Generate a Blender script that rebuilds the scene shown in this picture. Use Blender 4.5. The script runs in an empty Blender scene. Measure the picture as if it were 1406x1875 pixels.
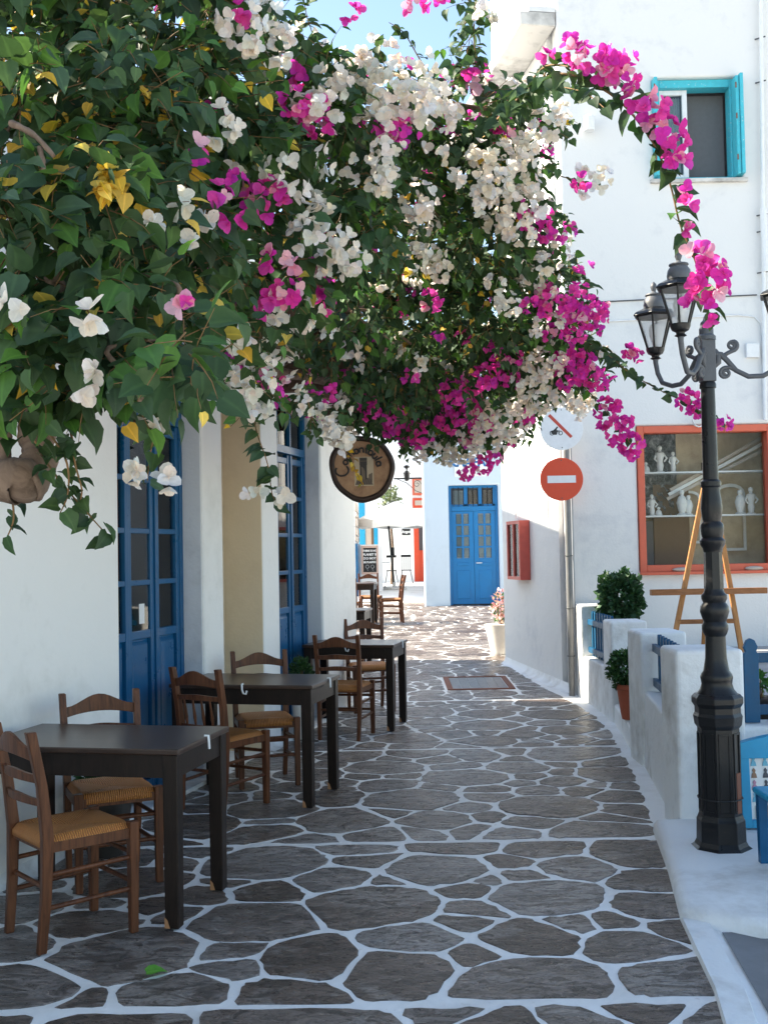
import bpy, math, random
import numpy as np
from mathutils import Vector, Matrix, Euler

R = math.radians
rng = random.Random(11)
nrg = np.random.default_rng(11)
scene = bpy.context.scene
COL = scene.collection

# ------------------------------------------------------------------ camera, sky, sun, exposure
FPX, CXP, CYP, CAMZ = 2000.0, 703.0, 937.5, 1.58
PITCH, ROLL = 72.5 / FPX, -0.019
cam_data = bpy.data.cameras.new('camera')
cam = bpy.data.objects.new('camera', cam_data)
COL.objects.link(cam)
cam_data.sensor_fit = 'HORIZONTAL'
cam_data.sensor_width = 36.0
cam_data.lens = 36.0 * FPX / 1406.0
cam_data.clip_start = 0.05
cam_data.clip_end = 2000.0
CAMR = Matrix.Rotation(math.pi / 2 + PITCH, 3, 'X') @ Matrix.Rotation(ROLL, 3, 'Z')
cam.matrix_world = Matrix.Translation((0, 0, CAMZ)) @ CAMR.to_4x4()
scene.camera = cam

SUN_EL = R(41)
SUN_BACK = R(12)            # the sun stands to the left, a little behind the scene
to_sun = Vector((-math.cos(SUN_EL) * math.cos(SUN_BACK), math.cos(SUN_EL) * math.sin(SUN_BACK), math.sin(SUN_EL)))
world = bpy.data.worlds.new('World')
scene.world = world
world.use_nodes = True
wn = world.node_tree
bg = wn.nodes['Background']
sky = wn.nodes.new('ShaderNodeTexSky')
sky.sky_type = 'NISHITA'
sky.sun_disc = False
sky.sun_elevation = SUN_EL
sky.sun_rotation = math.atan2(to_sun.x, to_sun.y)
sky.air_density = 1.0
sky.dust_density = 0.4
sky.ozone_density = 1.6
wn.links.new(sky.outputs[0], bg.inputs[0])
bg.inputs[1].default_value = 0.115
sun_data = bpy.data.lights.new('sun', 'SUN')
sun_data.energy = 5.0
sun_data.angle = R(0.53)
sun_data.color = (1.0, 0.94, 0.85)
sun = bpy.data.objects.new('sun', sun_data)
COL.objects.link(sun)
sun.rotation_euler = to_sun.to_track_quat('Z', 'Y').to_euler()
scene.view_settings.view_transform = 'Standard'
scene.view_settings.look = 'None'
scene.view_settings.gamma = 1.0
scene.view_settings.use_curve_mapping = False
scene.view_settings.exposure = 1.78
if hasattr(scene.view_settings, 'use_white_balance'):      # the photograph's own white balance, set for the shade
    scene.view_settings.use_white_balance = True
    scene.view_settings.white_balance_temperature = 7250
    scene.view_settings.white_balance_tint = 7
scene.cycles.use_denoising = True
scene.cycles.max_bounces = 8
scene.cycles.diffuse_bounces = 5
scene.cycles.glossy_bounces = 4
scene.cycles.transmission_bounces = 6
scene.cycles.transparent_max_bounces = 12
scene.cycles.sample_clamp_indirect = 6.0

# ------------------------------------------------------------------ pixels to places
def ray(px, py):
    return CAMR @ Vector(((px - CXP) / FPX, (CYP - py) / FPX, -1.0))
def P(px, py, Y):                      # the point of a pixel's direction at a given distance
    d = ray(px, py)
    return Vector((0, 0, CAMZ)) + d * (Y / d.y)
def zg(Y):                             # the street climbs gently behind the corner
    return 0.0 if Y < 10 else 0.024 * (Y - 10) if Y < 38 else 0.672
def G(px, py, z=None):                 # where a pixel's direction meets the ground
    d = ray(px, py)
    if z is not None:
        return Vector((0, 0, CAMZ)) + d * ((z - CAMZ) / d.z)
    Y = 8.0
    for _ in range(40):
        t = (zg(Y) - CAMZ) / d.z
        Y = 0.5 * Y + 0.5 * t * d.y
    return Vector((0, 0, CAMZ)) + d * (Y / d.y)

# ------------------------------------------------------------------ objects
def tag(o, label=None, cat=None, group=None, kind=None):
    if label: o['label'] = label
    if cat: o['category'] = cat
    if group: o['group'] = group
    if kind: o['kind'] = kind
    return o
def thing(name, label, cat, loc=(0, 0, 0), rz=0.0, group=None):
    o = bpy.data.objects.new(name, None)
    COL.objects.link(o)
    o.empty_display_size = 0.1
    o.location = loc
    o.rotation_euler = (0, 0, rz)
    return tag(o, label, cat, group)
def root_loc(o):
    while o.parent: o = o.parent
    return Vector(o.location)

class MB:
    """collects faces; build() makes one mesh object"""
    def __init__(s): s.v = []; s.f = []; s.sm = []
    def add(s, vs, fs, smooth=False):
        b = len(s.v)
        s.v.extend([tuple(p) for p in vs])
        s.f.extend([tuple(i + b for i in f) for f in fs])
        s.sm.extend([smooth] * len(fs))
        return s
    def hexa(s, c, smooth=False):      # 8 corners: bottom 4 ccw, top 4 ccw
        return s.add(c, [(3, 2, 1, 0), (4, 5, 6, 7), (0, 1, 5, 4), (1, 2, 6, 5), (2, 3, 7, 6), (3, 0, 4, 7)], smooth)
    def box(s, x0, x1, y0, y1, z0, z1):
        return s.hexa([(x0, y0, z0), (x1, y0, z0), (x1, y1, z0), (x0, y1, z0), (x0, y0, z1), (x1, y0, z1), (x1, y1, z1), (x0, y1, z1)])
    def tbox(s, T, u0, u1, d0, d1, z0, z1):
        return s.hexa([T(u0, d1, z0), T(u1, d1, z0), T(u1, d0, z0), T(u0, d0, z0), T(u0, d1, z1), T(u1, d1, z1), T(u1, d0, z1), T(u0, d0, z1)])
    def bar(s, a, b, w, h, up=(0, 0, 1)):
        a = Vector(a); b = Vector(b); d = (b - a).normalized(); up = Vector(up)
        if abs(d.dot(up)) > 0.98: up = Vector((0, 1, 0))
        x = d.cross(up).normalized() * w / 2; y = x.cross(d).normalized() * h / 2
        return s.hexa([a - x - y, a + x - y, b + x - y, b - x - y, a - x + y, a + x + y, b + x + y, b - x + y])
    def prism(s, poly, z0, z1):        # poly ccw list of (x,y)
        n = len(poly)
        vs = [(p[0], p[1], z0) for p in poly] + [(p[0], p[1], z1) for p in poly]
        fs = [tuple(reversed(range(n))), tuple(range(n, 2 * n))] + [(i, (i + 1) % n, n + (i + 1) % n, n + i) for i in range(n)]
        return s.add(vs, fs)
    def tprism(s, T, poly, d0, d1):    # poly ccw in (u,z), extruded along d from d0 (back) to d1 (front)
        n = len(poly)
        vs = [T(p[0], d0, p[1]) for p in poly] + [T(p[0], d1, p[1]) for p in poly]
        fs = [tuple(reversed(range(n))), tuple(range(n, 2 * n))] + [(i, (i + 1) % n, n + (i + 1) % n, n + i) for i in range(n)]
        return s.add(vs, fs)
    def tube(s, pts, rad, n=8, caps=True, smooth=True):
        pts = [Vector(p) for p in pts]
        if not hasattr(rad, '__len__'): rad = [rad] * len(pts)
        vs = []; fs = []; prev = None
        for i, p in enumerate(pts):
            d = (pts[min(i + 1, len(pts) - 1)] - pts[max(i - 1, 0)])
            d = d.normalized() if d.length > 1e-9 else Vector((0, 0, 1))
            if prev is None:
                x = d.orthogonal().normalized()
            else:
                x = (prev - d * prev.dot(d))
                x = x.normalized() if x.length > 1e-6 else d.orthogonal().normalized()
            prev = x; y = d.cross(x)
            for k in range(n):
                a = 2 * math.pi * k / n
                vs.append(p + (x * math.cos(a) + y * math.sin(a)) * rad[i])
        for i in range(len(pts) - 1):
            for k in range(n):
                fs.append((i * n + k, i * n + (k + 1) % n, (i + 1) * n + (k + 1) % n, (i + 1) * n + k))
        s.add(vs, fs, smooth)
        if caps:
            m = (len(pts) - 1) * n
            s.add(vs[:n], [tuple(reversed(range(n)))]); s.add(vs[m:], [tuple(range(n))])
        return s
    def lathe(s, prof, c=(0, 0, 0), n=16, smooth=True, rot=0.0, sx=1.0, sy=1.0, caps=True):   # prof: (r,z) bottom to top
        vs = []; fs = []
        if smooth and len(prof) > 2:          # split the normals at sharp turns of the profile
            parts = [[prof[0]]]
            for i in range(1, len(prof)):
                parts[-1].append(prof[i])
                if i < len(prof) - 1:
                    v1 = Vector((prof[i][0] - prof[i - 1][0], prof[i][1] - prof[i - 1][1])); v2 = Vector((prof[i + 1][0] - prof[i][0], prof[i + 1][1] - prof[i][1]))
                    if v1.length > 1e-7 and v2.length > 1e-7 and abs(v1.angle(v2)) > R(32): parts.append([prof[i]])
            if len(parts) > 1:
                for q in parts: s.lathe(q, c, n, True, rot, sx, sy, False) if len(q) == 2 or True else None
                if caps:
                    for q, rev in ((prof[0], True), (prof[-1], False)):
                        if q[0] > 1e-4:
                            rg = [(c[0] + q[0] * math.cos(2 * math.pi * k / n + rot) * sx, c[1] + q[0] * math.sin(2 * math.pi * k / n + rot) * sy, c[2] + q[1]) for k in range(n)]
                            s.add(rg, [tuple(reversed(range(n))) if rev else tuple(range(n))])
                return s
        for r, z in prof:
            for k in range(n):
                a = 2 * math.pi * k / n + rot
                vs.append((c[0] + r * math.cos(a) * sx, c[1] + r * math.sin(a) * sy, c[2] + z))
        for i in range(len(prof) - 1):
            for k in range(n):
                fs.append((i * n + k, i * n + (k + 1) % n, (i + 1) * n + (k + 1) % n, (i + 1) * n + k))
        s.add(vs, fs, smooth)
        if caps:
            m = (len(prof) - 1) * n
            if prof[0][0] > 1e-4: s.add(vs[:n], [tuple(reversed(range(n)))])
            if prof[-1][0] > 1e-4: s.add(vs[m:], [tuple(range(n))])
        return s
    def mesh(s, name, off=(0, 0, 0)):
        me = bpy.data.meshes.new(name)
        o = Vector(off)
        me.from_pydata([tuple(Vector(v) - o) for v in s.v], [], s.f)
        if any(s.sm): me.polygons.foreach_set('use_smooth', s.sm)
        me.update()
        return me
    def build(s, name, mat, parent=None, world=True, bevel=0.0, seg=2, weld=False):
        off = Vector((0, 0, 0))
        if world:
            if parent is not None: off = root_loc(parent)
            else:
                a = np.array([tuple(v) for v in s.v]); lo = a.min(0); hi = a.max(0)
                off = Vector(((lo[0] + hi[0]) / 2, (lo[1] + hi[1]) / 2, lo[2]))
        me = s.mesh(name, off)
        if mat is not None: me.materials.append(mat)
        o = bpy.data.objects.new(name, me)
        COL.objects.link(o)
        if parent is not None: o.parent = parent
        elif world: o.location = off
        if weld:
            w = o.modifiers.new('weld', 'WELD'); w.merge_threshold = 0.0005
        if bevel > 0:
            b = o.modifiers.new('bevel', 'BEVEL'); b.width = bevel; b.segments = seg; b.limit_method = 'ANGLE'; b.angle_limit = R(35)
            b.harden_normals = False
        return o

def copy_tree(o, parent=None):
    c = o.copy(); COL.objects.link(c)
    if parent is not None: c.parent = parent
    for ch in o.children: copy_tree(ch, c)
    return c

def wall_mesh(mb, T, u0, u1, z0, z1, th, openings, usub=(), zsub=()):
    """a wall with rectangular openings (u0,u1,z0,z1); front at d=0, back at d=-th, with reveals"""
    us = sorted(set([u0, u1] + [q for o in openings for q in o[:2]] + list(usub)))
    zs = sorted(set([z0, z1] + [q for o in openings for q in o[2:]] + list(zsub)))
    us = [q for q in us if u0 - 1e-6 <= q <= u1 + 1e-6]; zs = [q for q in zs if z0 - 1e-6 <= q <= z1 + 1e-6]
    def filled(i, j):
        if i < 0 or j < 0 or i >= len(us) - 1 or j >= len(zs) - 1: return False
        cu = (us[i] + us[i + 1]) / 2; cz = (zs[j] + zs[j + 1]) / 2
        return not any(o[0] < cu < o[1] and o[2] < cz < o[3] for o in openings)
    idx = {}; vs = []; fs = []
    def V(i, j, b):
        k = (i, j, b)
        if k not in idx:
            idx[k] = len(vs); vs.append(T(us[i], -th if b else 0.0, zs[j]))
        return idx[k]
    for i in range(len(us) - 1):
        for j in range(len(zs) - 1):
            if not filled(i, j): continue
            fs.append((V(i, j, 0), V(i + 1, j, 0), V(i + 1, j + 1, 0), V(i, j + 1, 0)))
            fs.append((V(i, j + 1, 1), V(i + 1, j + 1, 1), V(i + 1, j, 1), V(i, j, 1)))
            if not filled(i - 1, j): fs.append((V(i, j, 1), V(i, j, 0), V(i, j + 1, 0), V(i, j + 1, 1)))
            if not filled(i + 1, j): fs.append((V(i + 1, j, 0), V(i + 1, j, 1), V(i + 1, j + 1, 1), V(i + 1, j + 1, 0)))
            if not filled(i, j - 1): fs.append((V(i, j, 1), V(i + 1, j, 1), V(i + 1, j, 0), V(i, j, 0)))
            if not filled(i, j + 1): fs.append((V(i, j + 1, 0), V(i + 1, j + 1, 0), V(i + 1, j + 1, 1), V(i, j + 1, 1)))
    mb.add(vs, fs)

# ------------------------------------------------------------------ materials
def new_mat(name):
    m = bpy.data.materials.new(name); m.use_nodes = True
    nt = m.node_tree; b = nt.nodes['Principled BSDF']
    return m, nt, b
def noise(nt, scale, detail=4, rough=0.55, src=None, dist=0.0):
    n = nt.nodes.new('ShaderNodeTexNoise'); n.inputs['Scale'].default_value = scale
    n.inputs['Detail'].default_value = detail; n.inputs['Roughness'].default_value = rough
    n.inputs['Distortion'].default_value = dist
    if src is not None: nt.links.new(src, n.inputs['Vector'])
    return n
def ramp(nt, src, stops):
    r = nt.nodes.new('ShaderNodeValToRGB')
    e = r.color_ramp.elements
    while len(e) < len(stops): e.new(0.5)
    for el, (p, c) in zip(e, stops):
        el.position = p; el.color = (*c, 1) if len(c) == 3 else c
    nt.links.new(src, r.inputs[0])
    return r
def mixc(nt, fac, a, b, blend='MIX'):
    m = nt.nodes.new('ShaderNodeMix'); m.data_type = 'RGBA'; m.blend_type = blend
    for sock, val in ((m.inputs[0], fac), (m.inputs[6], a), (m.inputs[7], b)):
        if isinstance(val, (int, float)): sock.default_value = val
        elif isinstance(val, tuple): sock.default_value = (*val, 1) if len(val) == 3 else val
        else: nt.links.new(val, sock)
    return m.outputs[2]
def bump(nt, b, height, strength=0.3, dist=0.01):
    n = nt.nodes.new('ShaderNodeBump'); n.inputs['Strength'].default_value = strength; n.inputs['Distance'].default_value = dist
    nt.links.new(height, n.inputs['Height']); nt.links.new(n.outputs[0], b.inputs['Normal'])
    return n
def objco(nt):
    c = nt.nodes.new('ShaderNodeTexCoord'); return c.outputs['Object']
def geoco(nt):
    c = nt.nodes.new('ShaderNodeNewGeometry'); return c.outputs['Position']
def mapping(nt, src, scale=(1, 1, 1), rot=(0, 0, 0)):
    m = nt.nodes.new('ShaderNodeMapping'); m.inputs['Scale'].default_value = scale; m.inputs['Rotation'].default_value = rot
    nt.links.new(src, m.inputs[0]); return m.outputs[0]
def math_n(nt, op, a, b=None, c=None):
    m = nt.nodes.new('ShaderNodeMath'); m.operation = op
    for s, v in zip(m.inputs, (a, b, c)):
        if v is None: continue
        if isinstance(v, (int, float)): s.default_value = v
        else: nt.links.new(v, s)
    return m.outputs[0]

def plaster(name, col=(0.81, 0.80, 0.78), dirt=(0.69, 0.68, 0.655), dirt_lo=0.58, dirt_hi=0.9, bs=0.35, fine=45):
    m, nt, b = new_mat(name)
    g = geoco(nt)
    n1 = noise(nt, 1.1, 6, 0.62, g, 0.6)
    n2 = noise(nt, 7, 5, 0.6, g)
    mul = math_n(nt, 'MULTIPLY', n1.outputs[0], math_n(nt, 'ADD', n2.outputs[0], 0.55))
    r = ramp(nt, mul, [(dirt_lo, (0, 0, 0)), (dirt_hi, (1, 1, 1))])
    c = mixc(nt, r.outputs[0], col, dirt)
    nt.links.new(c, b.inputs['Base Color'])
    b.inputs['Roughness'].default_value = 0.85
    n3 = noise(nt, fine, 4, 0.6, g)
    n4 = noise(nt, 5.0, 3, 0.5, g)
    h = math_n(nt, 'ADD', math_n(nt, 'MULTIPLY', n3.outputs[0], 0.35), n4.outputs[0])
    bump(nt, b, h, bs, 0.02)
    return m
def paint(name, col, rough=0.45, var=0.25, chip=None, scale=14, bs=0.12, chip_at=0.68):
    m, nt, b = new_mat(name)
    o = objco(nt)
    n1 = noise(nt, scale, 5, 0.6, o)
    dark = tuple(q * (1 - var) for q in col)
    c = mixc(nt, n1.outputs[0], dark, tuple(min(1, q * (1 + var * 0.6)) for q in col))
    if chip:
        n2 = noise(nt, scale * 2.3, 6, 0.7, o)
        r = ramp(nt, n2.outputs[0], [(chip_at, (0, 0, 0)), (chip_at + 0.04, (1, 1, 1))])
        c = mixc(nt, r.outputs[0], c, chip)
    nt.links.new(c, b.inputs['Base Color'])
    b.inputs['Specular IOR Level'].default_value = 0.32
    r2 = ramp(nt, n1.outputs[0], [(0.3, (rough * 0.8,) * 3), (0.7, (min(1, rough * 1.25),) * 3)])
    nt.links.new(r2.outputs[0], b.inputs['Roughness'])
    n3 = noise(nt, scale * 4, 4, 0.6, o)
    bump(nt, b, n3.outputs[0], bs, 0.004)
    return m
def wood(name, a, bcol, rough=0.45, stretch=(14, 14, 1.2), bs=0.15, chip=None, spec=0.28):
    m, nt, b = new_mat(name)
    o = objco(nt)
    inf = nt.nodes.new('ShaderNodeObjectInfo')
    add = nt.nodes.new('ShaderNodeVectorMath'); add.operation = 'ADD'
    nt.links.new(o, add.inputs[0]); nt.links.new(inf.outputs['Random'], add.inputs[1])
    mp = mapping(nt, add.outputs[0], stretch)
    n1 = noise(nt, 3.0, 6, 0.65, mp, 0.8)
    c = mixc(nt, ramp(nt, n1.outputs[0], [(0.32, (0, 0, 0)), (0.7, (1, 1, 1))]).outputs[0], a, bcol)
    if chip:
        n2 = noise(nt, 22, 6, 0.7, o)
        r = ramp(nt, n2.outputs[0], [(0.70, (0, 0, 0)), (0.74, (1, 1, 1))])
        c = mixc(nt, r.outputs[0], c, chip)
    nt.links.new(c, b.inputs['Base Color'])
    b.inputs['Roughness'].default_value = rough
    b.inputs['Specular IOR Level'].default_value = spec
    bump(nt, b, n1.outputs[0], bs, 0.004)
    return m
def plain(name, col, rough=0.6, metal=0.0, emit=None):
    m, nt, b = new_mat(name)
    o = objco(nt)
    n = noise(nt, 20, 4, 0.6, o)
    c = mixc(nt, n.outputs[0], tuple(q * 0.85 for q in col), tuple(min(1, q * 1.1) for q in col))
    nt.links.new(c, b.inputs['Base Color'])
    b.inputs['Roughness'].default_value = rough
    b.inputs['Metallic'].default_value = metal
    return m
def glass(name, tint=(0.93, 0.96, 0.97), ior=1.5, frost=0.0, refl=1.0):
    m = bpy.data.materials.new(name); m.use_nodes = True
    nt = m.node_tree
    for n in list(nt.nodes):
        if n.type != 'OUTPUT_MATERIAL': nt.nodes.remove(n)
    out = [n for n in nt.nodes if n.type == 'OUTPUT_MATERIAL'][0]
    tr = nt.nodes.new('ShaderNodeBsdfTransparent'); tr.inputs[0].default_value = (*tint, 1)
    gl = nt.nodes.new('ShaderNodeBsdfGlossy'); gl.inputs['Roughness'].default_value = 0.02
    fr = nt.nodes.new('ShaderNodeFresnel'); fr.inputs[0].default_value = ior
    mx = nt.nodes.new('ShaderNodeMixShader')
    nt.links.new(fr.outputs[0], mx.inputs[0]); nt.links.new(tr.outputs[0], mx.inputs[1]); nt.links.new(gl.outputs[0], mx.inputs[2])
    last = mx.outputs[0]
    if frost > 0:
        df = nt.nodes.new('ShaderNodeBsdfTranslucent'); df.inputs[0].default_value = (0.9, 0.92, 0.93, 1)
        m2 = nt.nodes.new('ShaderNodeMixShader'); m2.inputs[0].default_value = frost
        nt.links.new(last, m2.inputs[1]); nt.links.new(df.outputs[0], m2.inputs[2]); last = m2.outputs[0]
    nt.links.new(last, out.inputs[0])
    return m
def leafy(name, trans=0.35, rough=0.45, attr='Col', spec=0.4, sat=1.0, vein_k=0.5):
    m, nt, b = new_mat(name)
    a = nt.nodes.new('ShaderNodeAttribute'); a.attribute_name = attr
    g = geoco(nt)
    n = noise(nt, 60, 3, 0.6, g)
    c = mixc(nt, n.outputs[0], mixc(nt, 1.0, a.outputs['Color'], (0.75, 0.75, 0.75), 'MULTIPLY'), mixc(nt, 1.0, a.outputs['Color'], (1.15, 1.15, 1.15), 'MULTIPLY'))
    vein = ramp(nt, a.outputs['Alpha'], [(0.80, (0, 0, 0)), (0.97, (vein_k,) * 3)])
    c = mixc(nt, vein.outputs[0], c, mixc(nt, 1.0, a.outputs['Color'], (1.7, 1.6, 1.5), 'MULTIPLY'))
    nt.links.new(c, b.inputs['Base Color'])
    b.inputs['Roughness'].default_value = rough
    b.inputs['Specular IOR Level'].default_value = spec
    t = nt.nodes.new('ShaderNodeBsdfTranslucent')
    nt.links.new(mixc(nt, 1.0, c, (1.25, 1.3, 0.8) if sat > 0.5 else (1.05, 1.0, 1.0), 'MULTIPLY'), t.inputs[0])
    mx = nt.nodes.new('ShaderNodeMixShader'); mx.inputs[0].default_value = trans
    out = [q for q in nt.nodes if q.type == 'OUTPUT_MATERIAL'][0]
    nt.links.new(b.outputs[0], mx.inputs[1]); nt.links.new(t.outputs[0], mx.inputs[2]); nt.links.new(mx.outputs[0], out.inputs[0])
    return m

M = {}
M['white'] = plaster('white_plaster')
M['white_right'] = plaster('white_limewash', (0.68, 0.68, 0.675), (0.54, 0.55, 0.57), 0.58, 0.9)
M['white_rough'] = plaster('rough_white_plaster', (0.78, 0.785, 0.78), (0.50, 0.48, 0.45), 0.50, 0.80, 0.8, 24)
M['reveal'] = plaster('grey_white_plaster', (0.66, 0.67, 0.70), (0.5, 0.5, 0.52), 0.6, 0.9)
M['beige'] = plaster('beige_plaster', (0.68, 0.57, 0.42), (0.58, 0.47, 0.33), 0.45, 0.85)
M['slab_dirty'] = plaster('weathered_slab', (0.62, 0.60, 0.57), (0.28, 0.27, 0.26), 0.45, 0.7)
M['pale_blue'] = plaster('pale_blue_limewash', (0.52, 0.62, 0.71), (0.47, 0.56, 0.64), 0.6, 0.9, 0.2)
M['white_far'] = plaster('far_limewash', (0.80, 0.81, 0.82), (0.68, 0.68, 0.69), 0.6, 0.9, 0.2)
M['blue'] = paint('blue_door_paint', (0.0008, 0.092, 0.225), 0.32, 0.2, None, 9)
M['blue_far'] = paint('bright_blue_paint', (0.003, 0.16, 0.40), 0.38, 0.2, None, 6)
M['blue_fence'] = paint('fence_blue_paint', (0.003, 0.075, 0.165), 0.45, 0.25, (0.2, 0.3, 0.4), 16, 0.2, 0.72)
M['cyan'] = paint('turquoise_paint', (0.05, 0.46, 0.56), 0.5, 0.25, (0.55, 0.6, 0.58), 18, 0.25, 0.62)
M['sky_blue'] = paint('sky_blue_paint', (0.012, 0.30, 0.52), 0.4, 0.15)
M['coral'] = paint('coral_paint', (0.62, 0.13, 0.075), 0.5, 0.2, (0.7, 0.3, 0.22), 10, 0.15, 0.72)
M['red'] = paint('red_paint', (0.60, 0.07, 0.03), 0.45, 0.15)
M['red_box'] = paint('faded_red_paint', (0.52, 0.10, 0.08), 0.5, 0.2)
M['glass'] = glass('window_glass', (0.80, 0.85, 0.85), 1.5)
M['glass_shop'] = glass('shop_glass', (0.95, 0.97, 0.97), 1.22)
M['glass_lamp'] = glass('lantern_glass', (0.96, 0.97, 0.98), 1.45, 0.30)
M['chair'] = wood('walnut_stain', (0.055, 0.018, 0.008), (0.175, 0.062, 0.026), 0.42)
M['chair_worn'] = wood('worn_stain', (0.06, 0.025, 0.012), (0.16, 0.075, 0.035), 0.45, chip=(0.3, 0.16, 0.08))
M['table'] = wood('dark_stain', (0.010, 0.006, 0.0045), (0.024, 0.014, 0.010), 0.36, (10, 10, 1.5), 0.1, chip=(0.05, 0.03, 0.02))
M['table_top'] = wood('dark_table_top', (0.030, 0.016, 0.011), (0.060, 0.033, 0.023), 0.30, (1.5, 12, 12), 0.08, spec=0.45)
M['bare_wood'] = plain('bare_wood', (0.42, 0.2, 0.09), 0.6)
M['pergola'] = wood('weathered_beam', (0.05, 0.028, 0.018), (0.14, 0.085, 0.06), 0.75, (6, 6, 6), 0.4)
M['easel'] = wood('pine_easel', (0.32, 0.13, 0.04), (0.52, 0.24, 0.085), 0.5, (10, 10, 1), 0.15, chip=(0.62, 0.5, 0.4))
M['easel_bar'] = wood('stained_bar', (0.20, 0.075, 0.025), (0.36, 0.15, 0.06), 0.5, (2, 10, 10), 0.15, chip=(0.7, 0.65, 0.6))
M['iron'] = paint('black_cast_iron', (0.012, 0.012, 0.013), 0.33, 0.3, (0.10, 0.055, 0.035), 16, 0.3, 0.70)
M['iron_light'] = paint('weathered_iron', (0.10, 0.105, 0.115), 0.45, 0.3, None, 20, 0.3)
M['rust'] = plain('rust_brown', (0.20, 0.075, 0.045), 0.8)
M['galv'] = paint('galvanised_pipe', (0.19, 0.19, 0.19), 0.4, 0.3, (0.5, 0.5, 0.5), 12, 0.1, 0.72)
M['white_pipe'] = plain('white_pipe', (0.72, 0.73, 0.74), 0.5)
M['cable'] = plain('grey_cable', (0.35, 0.36, 0.38), 0.6)
M['dark_cable'] = plain('dark_cable', (0.08, 0.085, 0.09), 0.7)
M['sign_white'] = plain('sign_white', (0.74, 0.75, 0.77), 0.45)
M['sign_red'] = paint('sign_red', (0.66, 0.072, 0.03), 0.45, 0.12)
M['sign_stripe'] = plain('sign_stripe', (0.50, 0.05, 0.03), 0.5)
M['black'] = plain('black_print', (0.012, 0.012, 0.013), 0.5)
M['white_plastic'] = plain('white_plastic', (0.78, 0.79, 0.80), 0.35)
M['terracotta'] = plain('terracotta', (0.42, 0.10, 0.05), 0.7)
M['pot_dark'] = plain('dark_pot', (0.03, 0.025, 0.022), 0.6)
M['pot_white'] = plain('cream_pot', (0.72, 0.68, 0.62), 0.5)
M['pot_cyan'] = plain('turquoise_pot', (0.25, 0.55, 0.58), 0.5)
M['soil'] = plain('soil', (0.03, 0.02, 0.014), 0.95)
M['marble'] = plain('white_figurine', (0.78, 0.76, 0.73), 0.55)
M['pebble'] = plain('beige_pebble', (0.48, 0.40, 0.34), 0.6)
M['curtain'] = plain('brown_curtain', (0.16, 0.095, 0.06), 0.9)
M['lace'] = plain('pale_curtain', (0.48, 0.52, 0.56), 0.9)
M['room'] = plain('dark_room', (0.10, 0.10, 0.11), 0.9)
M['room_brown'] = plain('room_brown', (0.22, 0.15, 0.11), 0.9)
M['canvas'] = plain('white_canvas', (0.80, 0.79, 0.76), 0.8)
M['chalk'] = plain('chalk_print', (0.75, 0.75, 0.75), 0.9)
M['slate_board'] = plain('blackboard', (0.02, 0.021, 0.022), 0.7)
M['board_frame'] = plain('pink_beige_frame', (0.6, 0.42, 0.35), 0.6)
M['leaf'] = leafy('bougainvillea_leaf', 0.30, 0.52, spec=0.28)
M['petal'] = leafy('bougainvillea_bract', 0.5, 0.6, spec=0.15, sat=0.0, vein_k=0.10)
M['shrub'] = leafy('shrub_leaf', 0.25, 0.5)
M['twig'] = wood('green_twig', (0.10, 0.07, 0.03), (0.30, 0.16, 0.07), 0.7, (8, 8, 8), 0.1)
M['bark'] = wood('bark', (0.10, 0.065, 0.045), (0.26, 0.18, 0.13), 0.9, (5, 5, 5), 0.9)
M['road'] = plaster('grey_cement', (0.22, 0.225, 0.235), (0.14, 0.14, 0.145), 0.35, 0.75, 0.25, 60)
M['ground'] = plaster('pale_ground', (0.42, 0.40, 0.37), (0.3, 0.28, 0.26), 0.4, 0.7)
M['terrace'] = plaster('terrace_cement', (0.36, 0.36, 0.36), (0.25, 0.24, 0.23), 0.4, 0.7)

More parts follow.
